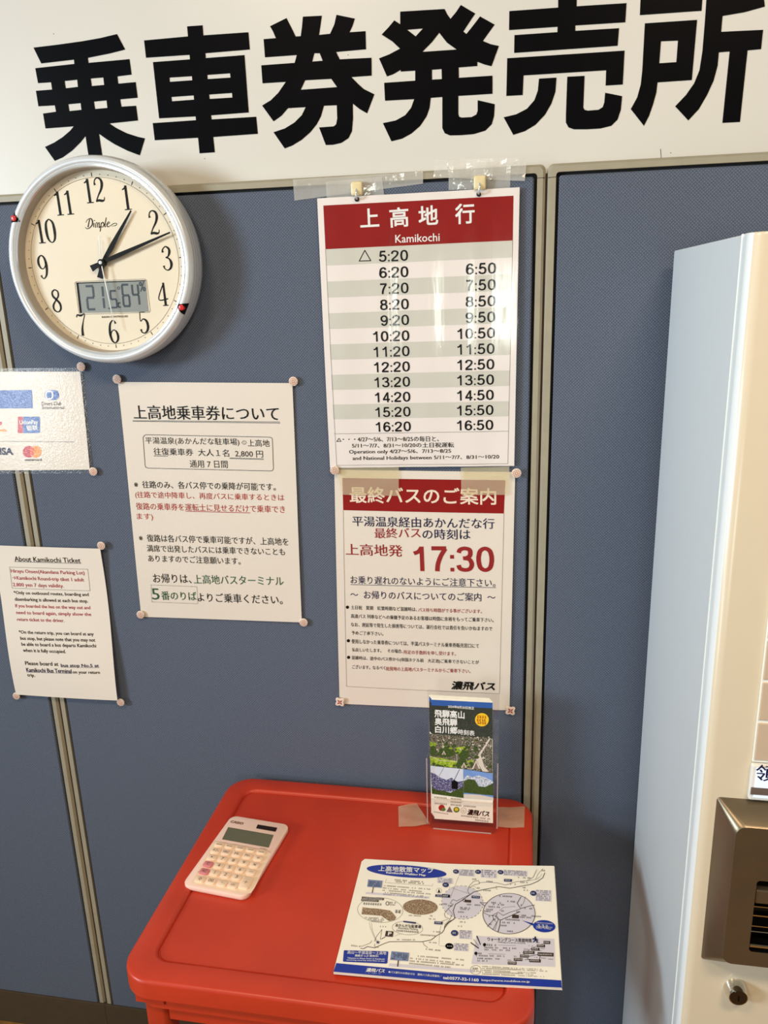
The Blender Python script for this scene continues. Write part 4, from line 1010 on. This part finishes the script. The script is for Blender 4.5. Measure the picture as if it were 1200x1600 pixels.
f.greek(Lk, (960, 860), (1040, 868), 12, h)
f.text(Lw, '濃飛バス', (366, 1136), (552, 1148), 38, h * 3, .035, 3, .22); f.greek(Lw, (366, 1148), (510, 1157), 6, h * 3)
f.text(Lw, '●バス運行のお問合せは　濃飛バス高山営業所／', (580, 1147), (1082, 1190), 22, h * 3, .012)
f.view(690, 1330, 6)
f.text(Lw, 'tel:0577-32-1160', (12, 1205), (348, 1229), 30, h * 3, .03); f.text(Lw, 'https://www.nouhibus.co.jp', (375, 1228), (828, 1243), 24, h * 3, .02)
for (ox, oy, x0, y0, x1, y1) in ((135, 193, 160, 170, 308, 232), (342, 196, 368, 172, 517, 248), (553, 199, 580, 176, 803, 228)):
    notes(x0, y0, x1, y1, .05); nameoval(ox, oy, 28, 20)
f.ell(Ll, (195, 482), 192, 155, h * .7, 60, .03)
for i in range(0, 60, 2):
    q = f.ring((195, 482), 195, 157, 60, 0, .03); f.line(Lk, [q[i], q[i + 1]], .0005, h)
f.line(Lk, [(25, 725), (60, 680), (125, 630), (108, 560), (130, 500), (205, 455), (265, 410), (300, 385), (400, 360), (540, 335), (640, 350), (720, 335), (830, 315), (900, 285), (950, 250), (967, 205)], RD, h * 2)
f.line(Lk, [(262, 405), (243, 375), (262, 325), (300, 285), (345, 278), (358, 305), (300, 320), (268, 345)], RD * .6, h * 2); f.line(Lk, [(350, 298), (430, 292), (520, 300), (600, 320), (700, 288), (800, 280), (860, 245), (892, 175)], RD * .6, h * 2)
f.line(Lk, [(805, 280), (880, 268), (905, 215), (950, 165)], RD * .5, h * 2); f.line(Lk, [(515, 325), (512, 355), (525, 362)], RD * .4, h * 2); f.line(Lk, [(885, 270), (930, 235), (940, 215)], RD * .4, h * 2)
f.line(Lk, [(265, 410), (200, 440), (140, 470), (105, 455), (80, 490), (110, 500), (60, 545), (25, 590), (35, 620), (80, 640)], RD * .6, h * 2); f.line(Lk, [(60, 540), (100, 590), (80, 640), (30, 690)], RD * .5, h * 2)
f.line(Lk, [(0, 660), (60, 640)], RD * .5, h * 2); f.line(Lk, [(160, 240), (80, 440)], .0003, h * 2); f.line(Lk, [(70, 340), (270, 405)], .0003, h * 2); f.line(Lk, [(300, 330), (330, 350)], .0003, h * 2)
for pts in ([(282, 420), (358, 425), (358, 448), (280, 443)], [(586, 263), (661, 267), (659, 291), (583, 287)], [(5, 405), (78, 412), (76, 436), (5, 430)]):
    f.poly(Ln, pts, h * 3); f.greek(Lw, (pts[3][0] + 10, pts[3][1] - 6), (pts[2][0] - 10, pts[2][1] - 6), 11, h * 4, 1.)
f.poly(Lu, [(217, 458), (277, 463), (276, 486), (214, 482)], h * 3); f.oval(Lk, (212, 463), 13, 14, .0006, h * 3, 18)
for x, y, l in ((222, 508, 140), (170, 538, 120), (175, 552, 90), (140, 578, 75), (175, 622, 65), (170, 672, 55), (140, 712, 60), (270, 270, 70), (420, 292, 60), (640, 318, 60), (715, 255, 115), (735, 300, 70), (390, 375, 70), (770, 375, 60), (760, 350, 30), (940, 190, 45), (330, 355, 30), (60, 520, 60), (10, 505, 40)):
    f.greek(Lk, (x, y), (x + l, y + l * .06), 13, h * 3)
f.ell(Ll, (632, 588), 245, 190, h * .8, 64); f.oval(Lk, (632, 588), 245, 190, .0008, h * 2, 72)
f.poly(Ll, [(360, 482), (428, 490), (400, 520)], h * .9); f.line(Lk, [(428, 488), (360, 482), (402, 518)], .0007, h * 2.2)
f.line(Lk, [(745, 428), (708, 490), (740, 540), (830, 515), (872, 508)], RD * .9, h * 2); f.line(Lk, [(785, 430), (770, 485), (745, 520)], RD * .5, h * 2)
f.line(Lk, [(738, 545), (640, 575), (575, 605), (530, 575), (475, 605), (490, 640), (430, 710)], RD * .7, h * 2); f.line(Lk, [(735, 570), (620, 620), (550, 650), (545, 700), (528, 762)], RD, h * 2)
f.line(Lk, [(390, 578), (440, 602), (520, 612), (535, 640), (500, 700), (480, 740)], RD * .6, h * 2); f.line(Lk, [(520, 590), (505, 615), (530, 640), (550, 645)], RD * .8, h * 2); f.line(Lk, [(490, 650), (520, 670), (500, 740)], RD * .5, h * 2)
f.line(Lk, [(540, 560), (580, 530), (690, 520)], RD * .4, h * 2)
f.poly(Lu, [(663, 596), (725, 604), (723, 634), (660, 630)], h * 3)
for x, y, l in ((540, 430, 150), (465, 492, 140), (440, 530, 105), (405, 555, 70), (400, 572, 65), (735, 612, 200), (735, 628, 125), (600, 650, 130), (568, 678, 115), (553, 706, 65), (612, 760, 55), (425, 620, 35), (440, 695, 35), (480, 648, 25), (555, 570, 30), (700, 578, 25), (755, 570, 45), (775, 545, 75), (740, 515, 20), (615, 480, 75), (480, 508, 110)):
    f.greek(Lk, (x, y), (x + l, y + l * .06), 14, h * 3)
f.poly(Lb, [(752, 650), (862, 682), (855, 700)], h * 2); nameoval(962, 706, 105, 57)
for y in (680, 715, 730): f.greek(Lw, (885, y), (1040, y + 12), 11, h * 4, .9)
notes(880, 362, 1030, 468, .05, 6); nameoval(860, 397, 30, 24); notes(165, 740, 285, 822, .05, 5); nameoval(122, 770, 35, 28); notes(115, 863, 252, 935, .05, 4); nameoval(73, 893, 38, 28); nameoval(-45, 985, 1, 1) if False else None
f.fill(Ll, [[(325, 795), (1055, 822), (1066, 1086), (278, 1058), (300, 950)]], h)
f.text(Lk, 'ウォーキングコース周遊時間', (430, 845), (846, 860), 36, h * 2, .014); f.text(Lk, 'Walking courses (in minutes)', (525, 865), (785, 876), 17, h * 2)
f.poly(Lk, [(268, 862), (275, 857), (352, 912), (345, 918)], h * 3); f.poly(Lk, [(325, 800), (335, 797), (368, 880), (362, 884)], h * 3); f.line(Lk, [(300, 830), (345, 890)], .0005, h * 3)
for x, y in ((402, 880), (322, 961)): f.ell(Lk, (x, y), 15, 16, h * 2, 18); f.greek(Lk, (x + 20, y + 8), (x + 115, y + 14), 18, h * 2)
f.line(Lk, [(530, 883), (695, 888)], .0003, h * 2); f.line(Lk, [(440, 965), (600, 970)], .0003, h * 2)
for x, y, l in ((400, 912, 300), (400, 932, 240), (320, 988, 110), (450, 990, 50), (520, 992, 70), (335, 1014, 50), (405, 1016, 65), (490, 1018, 55), (335, 1036, 110)): f.greek(Lk, (x, y), (x + l, y + l * .03), 14, h * 2)
for x0, y0, x1, y1 in ((956, 843, 1018, 872), (893, 876, 970, 901), (840, 907, 918, 933), (765, 936, 872, 964), (735, 971, 818, 998), (677, 1003, 758, 1030), (620, 1037, 703, 1064), (900, 950, 1050, 985), (822, 1014, 930, 1043)):
    f.rect(Lu, x0, y0, x1, y1, h * 2, .04); f.greek(Lw, (x0 + 8, y1 - 7), (x1 - 8, y1 - 5), 14, h * 3, 1.)
f.line(Lk, [(690, 1040), (760, 980), (830, 920), (900, 888), (985, 860)], .0005, h * 1.5); f.line(Lk, [(810, 990), (905, 970)], .0008, h * 1.5); f.line(Lk, [(925, 985), (915, 1020)], .0008, h * 1.5); f.line(Lk, [(800, 1005), (830, 1025)], .0008, h * 1.5)
for x, y in ((900, 865), (815, 895), (770, 925), (730, 960), (675, 992), (618, 1028), (930, 918), (910, 938), (855, 1000), (930, 1008), (780, 1022), (1000, 1018)): f.greek(Lk, (x, y), (x + 45, y + 3), 9, h * 2)
f.ell(Ln, (878, 812), 9, 9, h * 3, 14)
for pts in ([(878, 820), (880, 838)], [(880, 822), (858, 832), (860, 822)], [(880, 824), (902, 838)], [(880, 836), (862, 856)], [(880, 836), (896, 850), (892, 860)]): f.line(Ln, pts, .0017, h * 3)
f.oval(Lk, (320, 1115), 50, 43, .0004, h, 36); f.greek(Lk, (290, 1108), (352, 1113), 18, h, 1.); f.text(Lk, 'ください', (280, 1132), (362, 1138), 20, h, .01)
for i, y in enumerate((1085, 1103, 1120, 1138, 1155)):
    f.ell(Lk, (384, y - 2), 4, 4, h, 8); f.greek(Lk, (394, y + 2), ((640, 745, 650, 770, 700)[i], y + 16), 11, h, .95); f.greek(Lk, ((650, 755, 660, 780, 710)[i], y + 16), ((940, 990, 890, 860, 965)[i], y + 28), 9, h, .6)
for k, nm in (('lav', 'lavender_fields'), ('sepia', 'sepia_pictures'), ('mapblue', 'blue_fields'), ('steelb', 'signpost_pictures'), ('mapnavy', 'navy_labels'), ('umber', 'umber_labels'), ('ink', 'black_linework'), ('white', 'white_lettering')):
    obj(nm, layers[k], M[k], t)

# ---- acrylic holder, brochures, tape
YB = -.108
HB = Flat((0, YB, 0), (1, 0, 0), (0, 0, 1)).view(610, 1080, 5)
pa, pb = HB.at((300, 1060)), HB.at((832, 1060)); hx0, hx1 = pa.x - .002, pb.x + .001; hz = ZP
t = thing('brochure_holder', 'clear acrylic brochure holder taped to the back right of the red table', 'holder', ((hx0 + hx1) / 2, YB + .015, hz))
zl, zs, zt_ = HB.at((550, 850)).z, HB.at((300, 515)).z, HB.at((550, 50)).z
def plate(a, b, m='acryl', nm='plate', bev=.0008): bm = B(); box(bm, a, b, bev, 1); return obj(nm, bm, M[m], t)
bm = B(); ys = YB - .0015
loft(bm, [[(p[0], y, p[1]) for p in rrect(hx0, hx1, hz + .001, zl, .012, 6)] for y in (ys, ys - .0022)], True, True); obj('front_lip', bm, M['acryl'], t, recalc=True)
plate((hx0, YB + .026, hz + .001), (hx1, YB + .0282, zt_ - .004), nm='back_plate')
plate((hx0 - .0002, ys - .002, hz + .004), (hx0 + .002, YB + .026, zs), nm='side_wall'); plate((hx1 - .002, ys - .002, hz + .004), (hx1 + .0002, YB + .026, zs), nm='side_wall')
for xx in (hx0 + .0006, hx1 - .0006): plate((xx - .0009, ys - .0026, hz + .012), (xx + .0009, ys - .0014, zs), 'edge', 'edge_highlight', .0003)  # milky strips here and below paint the bright highlight lines of the acrylic
plate((hx0 + .008, ys - .0026, zl - .0012), (hx1 - .008, ys, zl + .0004), 'edge', 'edge_highlight', .0003)
plate((hx0 + .010, ys - .0030, hz + .0006), (hx1 - .010, ys - .0012, hz + .0024), 'edge', 'edge_highlight', .0003)
plate((hx0 + .004, ys, hz + .0005), (hx1 - .004, YB + .026, hz + .003), nm='base_plate')
BW, BH = .1015, .2100
def brochure(x, z, y, lean, tilt, lab):
    t = thing('timetable_brochure', lab, 'brochure', (x, y, z), 'timetable brochures in the acrylic holder')
    d = Vector((math.sin(tilt), 0, math.cos(tilt))); U = Vector((math.cos(tilt), 0, -math.sin(tilt))); V = (d * math.cos(lean) + Vector((0, 1, 0)) * math.sin(lean))
    f = Flat((x, y, z), U, V); f.metres()
    bm = B(); rr = [(-BW / 2, 0), (BW / 2, 0), (BW / 2, BH), (-BW / 2, BH)]
    f.fill(bm, [rr], 0); r_ = bmesh.ops.extrude_face_region(bm, geom=bm.faces[:]); bmesh.ops.translate(bm, verts=[v for v in r_['geom'] if isinstance(v, bmesh.types.BMVert)], vec=-f.N * .0022)
    obj('pages', bm, M['mappaper'], t, recalc=True)
    bm = B(); f.rect(bm, -BW / 2, BH - .0105, BW / 2, BH - (.0022 if 'front brochure' not in lab else .0006), .0003); obj('blue_band', bm, M['mapblue' if False else 'cardblue'], t)
    bm = B(); f.rect(bm, -BW / 2, BH - .0660, BW / 2, BH - .0105, .0003); obj('forest_picture', bm, M['forest'], t)
    return f, t
f0 = HB; pL, pR = HB.uv((338, 988)), HB.uv((805, 1057)); tL, tR = HB.uv((322, 72)), HB.uv((792, 112))
bx = (pL.x + pR.x) / 2; bz = (pL.y + pR.y) / 2
tilt = math.atan2((tL.x + tR.x - pL.x - pR.x) / 2, BH) ; BW = ((pR - pL).length + (tR - tL).length) / 2; BH = ((tL - pL).length + (tR - pR).length) / 2 / math.cos(R(1.5))
print('brochure', BW, BH, math.degrees(tilt), bx, bz, hx0, hx1, zt_)
bz = max(bz, hz + .0045)
for i in range(3):
    brochure(bx - .0022 * (3 - i), bz + .0004 * (3 - i), YB + .0145 - .0033 * i, R(.4), R(.2) + tilt * .6, ('rearmost brochure in the acrylic holder, only its top and left edge showing', 'brochure second from the back in the acrylic holder', 'brochure right behind the front one in the acrylic holder')[i])
f, t = brochure(bx, bz, YB + .003, R(1.0), tilt, 'front brochure in the acrylic holder, its village cover in full view')
f.view(610, 1080, 5); h = .0004
Ls = {k: B() for k in ('village', 'field', 'trees', 'roadw', 'roof', 'sky', 'skyb', 'hills', 'snow', 'white', 'ink', 'yellow', 'red', 'leaf', 'gline')}
f.poly(Ls['village'], [(305, 331), (795, 368), (799, 640), (314, 580)], h)
for pts in ([(306, 510), (400, 520), (520, 545), (515, 592), (430, 598), (318, 572)], [(510, 437), (600, 430), (612, 450), (530, 490), (505, 470)], [(306, 392), (362, 402), (352, 432), (310, 430)], [(530, 562), (640, 530), (655, 560), (560, 604)], [(400, 432), (470, 425), (490, 450), (430, 462)]): f.poly(Ls['field'], pts, h * 1.4)
f.poly(Ls['roadw'], [(772, 365), (784, 368), (705, 495), (735, 590), (770, 628), (720, 625), (665, 525), (690, 490)], h * 1.5)
f.line(Ls['roadw'], [(310, 505), (390, 540), (520, 548)], .0008, h * 1.5); f.line(Ls['roadw'], [(518, 490), (520, 545)], .0006, h * 1.5)
for i in range(150):
    x = random.uniform(312, 785); y = random.uniform(352, 470) if i < 115 else random.uniform(500, 615)
    if i >= 115 and x < 560: continue
    s = random.uniform(5, 12) * (1 if y < 480 else 1.6); rot = random.choice((-1, 1))
    f.poly(Ls['roof' if random.random() < .55 else 'roadw'], [(x - s, y + s * .5), (x + s * .2 * rot, y - s * .6), (x + s, y + s * .45)], h * 1.6 + i * 2e-7)
for i in range(60):
    x = random.uniform(310, 785); y = random.choice((random.uniform(360, 470), random.uniform(450, 520), random.uniform(560, 600))); s = random.uniform(8, 20)
    if abs(x - 720) < 45 and y > 420: continue
    f.ell(Ls['trees'], (x, y), s, s * .7, h * 1.8 + i * 1e-7, 9)
f.ell(Ls['trees'], (440, 480), 66, 34, h * 2); f.ell(Ls['trees'], (575, 500), 42, 30, h * 2); f.ell(Ls['trees'], (560, 550), 36, 26, h * 2); f.ell(Ls['trees'], (335, 465), 26, 42, h * 2)
for x, y, s in ((670, 570, 34), (575, 575, 22), (418, 478, 16)): f.poly(Ls['roadw'], [(x - s, y + s), (x, y - s), (x + s, y + s)], h * 2.3); f.poly(Ls['roof'], [(x - s * .6, y + s), (x, y - s * .5), (x + s * .6, y + s)], h * 2.5)
f.poly(Ls['sky'], [(313, 580), (569, 606), (571, 832), (325, 796)], h * 2.6)
f.poly(Ls['hills'], [(314, 630), (345, 640), (390, 672), (440, 690), (480, 672), (520, 705), (570, 698), (571, 790), (324, 770)], h * 2.8)
f.poly(Ls['trees'], [(322, 745), (360, 768), (420, 775), (470, 790), (520, 765), (571, 745), (572, 832), (325, 798)], h * 3)
f.poly(Ls['ink'], [(478, 705), (500, 690), (528, 706), (526, 762), (480, 760)], h * 3.3); f.line(Ls['ink'], [(500, 690), (540, 608)], .0008, h * 3.2); f.line(Ls['ink'], [(380, 660), (420, 590)], .0004, h * 3.2)
f.poly(Ls['skyb'], [(571, 606), (799, 641), (805, 848), (572, 832)], h * 2.6)
f.poly(Ls['snow'], [(571, 690), (600, 650), (640, 668), (690, 655), (735, 668), (802, 700), (803, 770), (572, 760)], h * 2.8)
f.poly(Ls['trees'], [(572, 700), (610, 682), (660, 690), (690, 740), (740, 745), (803, 715), (804, 812), (573, 790)], h * 3)
f.poly(Ls['roadw'], [(573, 800), (700, 806), (804, 828), (805, 848), (573, 832)], h * 3.2)
f.text(Ls['white'], '2024年8月20日改正', (450, 128), (655, 143), 23, h * 2, .02)
f.text(Ls['white'], '飛騨高山', (345, 200), (580, 214), 62, h * 3, .03, 3); f.text(Ls['white'], '奥飛騨', (347, 261), (523, 271), 58, h * 3, .03, 3); f.text(Ls['white'], '白川郷', (350, 322), (525, 334), 58, h * 3, .03, 3); f.text(Ls['white'], '時刻表', (528, 335), (658, 347), 42, h * 3, .015, 3)
f.ell(Ls['yellow'], (715, 220), 54, 52, h * 3, 30)
for y, l in ((205, 36), (230, 40), (252, 36)): f.greek(Ls['red'], (715 - l, y), (715 + l, y + 4), 20, h * 4, 1.)
for i, y in enumerate((832, 856, 880)):
    for x, l in ((345, 95), (470, 85), (570, 95), (680, 95)):
        if random.random() < .85: f.greek(Ls['gline'], (x, y + (x - 345) * .09), (x + l, y + (x + l - 345) * .09), 13, h, 1.)
f.greek(Ls['gline'], (340, 945), (450, 962), 8, h, 1.)
f.ell(Ls['red'], (400, 910), 24, 24, h, 24); f.ell(Ls['leaf'], (414, 922), 16, 14, h * 1.5, 20); f.ell(Ls['leaf'], (516, 925), 23, 22, h, 24); f.ell(Ls['yellow'], (516, 922), 14, 12, h * 1.5, 20)
f.poly(Ls['gline'], [(437, 942), (462, 898), (487, 945)], h); f.oval(Ls['gline'], (571, 932), 21, 22, .0004, h, 24); f.text(Ls['gline'], '公', (562, 943), (580, 944), 20, h)
f.text(Ls['ink'], '濃飛バス', (597, 965), (780, 983), 46, h, .035, 3, .22); f.greek(Ls['gline'], (540, 975), (775, 1003), 12, h, .95); f.greek(Ls['gline'], (660, 1010), (770, 1024), 14, h, .9)
for k, nm in (('village', 'village_picture'), ('field', 'meadow_patches'), ('roadw', 'pale_patches'), ('roof', 'roof_patches'), ('trees', 'tree_patches'), ('sky', 'sky_picture'), ('hills', 'mountain_picture'), ('skyb', 'blue_sky_picture'), ('snow', 'snow_picture'), ('white', 'white_lettering'), ('yellow', 'yellow_badge'), ('red', 'red_marks'), ('leaf', 'green_marks'), ('gline', 'small_print'), ('ink', 'black_lettering')):
    obj(nm, Ls[k], M[k], t)
TT = Flat((0, 0, ZTB + .0016), (1, 0, 0), (0, 1, 0), lambda u, v: .0006 * math.sin(u * 160) + .0004 * math.sin(v * 210 + u * 50))
tape([(622.3, 1260), (651, 1254.5), (672, 1288), (623, 1292.5)], 'clear tape fixing the left foot of the brochure holder to the table', 0, 'tapey', TT)
tape([(777, 1262), (820, 1260), (819, 1293), (778, 1292.5)], 'clear tape fixing the right foot of the brochure holder to the table', 0, 'tapey', TT)

# ================================================================= TICKET MACHINE
MX, MY0, YSM, YF, MZ, RC = .2000, -.030, -.3955, -.4230, 1.6060, .0135
t = thing('ticket_machine', 'tall white ticket vending machine with warm light painted on its rounded front at the right', 'ticket machine', (.45, -.22, 0))
MX1 = .72
bm = B(); box(bm, (MX, YSM + .001, .02), (MX1, MY0, MZ - .001), .0018, 2); obj('cabinet', bm, M['body'], t)
bm = B()
prof = [(MX, YSM)] + [(MX + RC - RC * math.cos(R(a)), YF + RC - RC * math.sin(R(a))) for a in range(0, 91, 9)]
prof += [(MX1 - RC + RC * math.cos(R(90 - a)), YF + RC - RC * math.sin(R(90 - a))) for a in range(0, 91, 15)] + [(MX1, YSM)]
def pr(k, z): return [(x + (MX + MX1 - 2 * x) * 0 + (k if x < .46 else -k), y + (k if y < -.41 else 0), z) for x, y in prof]
loft(bm, [pr(0, .02), pr(0, MZ - .003), pr(.0008, MZ - .0008), pr(.003, MZ)], True, True); 
for fc in bm.faces:
    if fc.calc_center_median().x < MX + RC * .3: fc.material_index = 1  # warm light painted into the front's cream; side strip keeps the cool tone
obj('front_door', bm, [M['front'], M['body']], t, smooth=35, recalc=True)
bm = B(); box(bm, (MX - .0009, YSM - .0005, .02), (MX + .004, YSM + .0010, MZ - .0005), .0003, 1); obj('edge_glint', bm, M['bezelglint'], t, 'thin white strip painting the bright reflection on the machine side edge')  # reflected bright line of the edge, painted as a raised white strip
FM = Flat((0, YF, 0), (1, 0, 0), (0, 0, 1)).view(0, 0, 1)
bx0 = .2508
zg = [FM.at(p).z for p in ((1200, 868), (1199, 932), (1194, 997), (1186, 1062), (1180, 1125), (1172, 1187))]
for i in range(5):
    bm = B(); box(bm, (bx0 + .0012, YF - .004, zg[i + 1] + .0022), (bx0 + .34, YF, zg[i] - .0014), .001); obj('button_plate', bm, M['plate'], t)
bm = B(); box(bm, (bx0, YF - .0025, zg[5] - .001), (bx0 + .344, YF, zg[0] + .002), .0006); obj('button_bezel', bm, M['bezelglint'], t)
sz0, sz1 = FM.at((1166, 1244)).z, zg[5] - .002
bm = B(); box(bm, (bx0 - .001, YF - .007, sz0), (bx0 + .09, YF, sz1), .002); sg = obj('receipt_button', bm, M['white'], t)
bm = B(); box(bm, (bx0 + .0035, YF - .008, sz0 + .004), (bx0 + .086, YF - .0065, sz1 - .003), .0006); obj('lit_window', bm, M['lampw'], sg)
FS = Flat((0, YF - .008, 0), (1, 0, 0), (0, 0, 1)).view(980, 980, 2.58)
bm = B(); q = FS.uv((514, 618)); FS.metres(); FS.text(bm, '領収書', q, (q.x + .066, q.y), .0205, .0003, .012, 3); obj('button_lettering', bm, M['navy'], sg)
bm = B(); FS.rect(bm, q.x - .003, q.y - .0175, q.x + .08, q.y - .0085, .0003); obj('button_bar', bm, M['plateb'], sg)
# coin and note unit
YP = YF - .030
FP = Flat((0, YP, 0), (1, 0, 0), (0, 0, 1)).view(0, 0, 1)
ax0, az1, az0 = .2190, FM.at((1135, 1246)).z, FM.at((1094, 1498)).z
px0, pz1, pz0 = FP.at((1141, 1370)).x, FP.at((1175, 1293)).z, FP.at((1160, 1509)).z
print('coin', ax0, az0, az1, px0, pz0, pz1)
bm = B()
def pl(x0, z0, z1, y, r): return [(p[0], y, p[1]) for p in rrect(x0, .52, z0, z1, r, 8)]
loft(bm, [pl(ax0, az0, az1, YF, .004), pl(px0 - .001, pz0, pz1 + .0012, YP + .002, .012), pl(px0 + .0012, pz0 + .001, pz1 - .0006, YP, .011)], False, False)
FP.metres(); FP.view(980, 980, 2.58)
ox, oz1, oz0 = FP.uv((523, 1025)).x, FP.uv((540, 1023)).y, FP.uv((540, 1312)).y
FP.metres(); out = [(p[0], p[1]) for p in rrect(px0 + .0012, .52 - .0, pz0 + .001, pz1 - .0006, .011, 8)]
FP.fill(bm, [out, [(p[0], p[1]) for p in rrect(ox, .48, oz0, oz1, .004, 5)]], 0)
cu = obj('coin_unit', bm, M['metal'], t, smooth=30)
bm = B(); loft(bm, [[(p[0], y, p[1]) for p in rrect(ox, .48, oz0, oz1, .004, 5)] for y in (YP, YP + .026)], False, True); obj('slot_recess', bm, M['black'], cu, recalc=True)
FP.view(980, 980, 2.58); za, zb = FP.uv((540, 1067)).y, FP.uv((540, 1122)).y
bm = B(); box(bm, (ox + .001, YP + .002, zb), (.478, YP + .012, za), .0015); obj('slot_flap', bm, M['metal'], cu)
bm = B()
for v, th in ((1160, .0006), (1197, .0008), (1240, .0006), (1262, .0006)):
    z = FP.uv((540, v)).y; box(bm, (ox + .002, YP + .012, z - th), (.478, YP + .02, z + th))
z = FP.uv((540, 1293)).y; box(bm, (ox + .001, YP + .001, z - .0012), (.478, YP + .006, z + .0012)); obj('slot_rails', bm, M['chrome'], cu)
# lock below
LK = FM.view(0, 0, 1).at((1149, 1543)); lr = .0135
bm = B(); lathe_y(bm, [(lr, YF), (lr, YF - .003), (lr * .80, YF - .014), (lr * .78, YF - .0148), (lr * .70, YF - .0145)], (LK.x, LK.z), 36); lk = obj('lock_collar', bm, M['chrome'], t, smooth=30, recalc=True)
bm = B(); lathe_y(bm, [(lr * .71, YF - .0144), (lr * .71, YF - .0150), (.001, YF - .0152)], (LK.x, LK.z), 30, True); obj('lock_core', bm, M['solar'], lk, recalc=True)
bm = B(); box(bm, (LK.x - .0008, YF - .0157, LK.z - .004), (LK.x + .0008, YF - .0150, LK.z + .003)); obj('keyhole', bm, M['black'], lk)
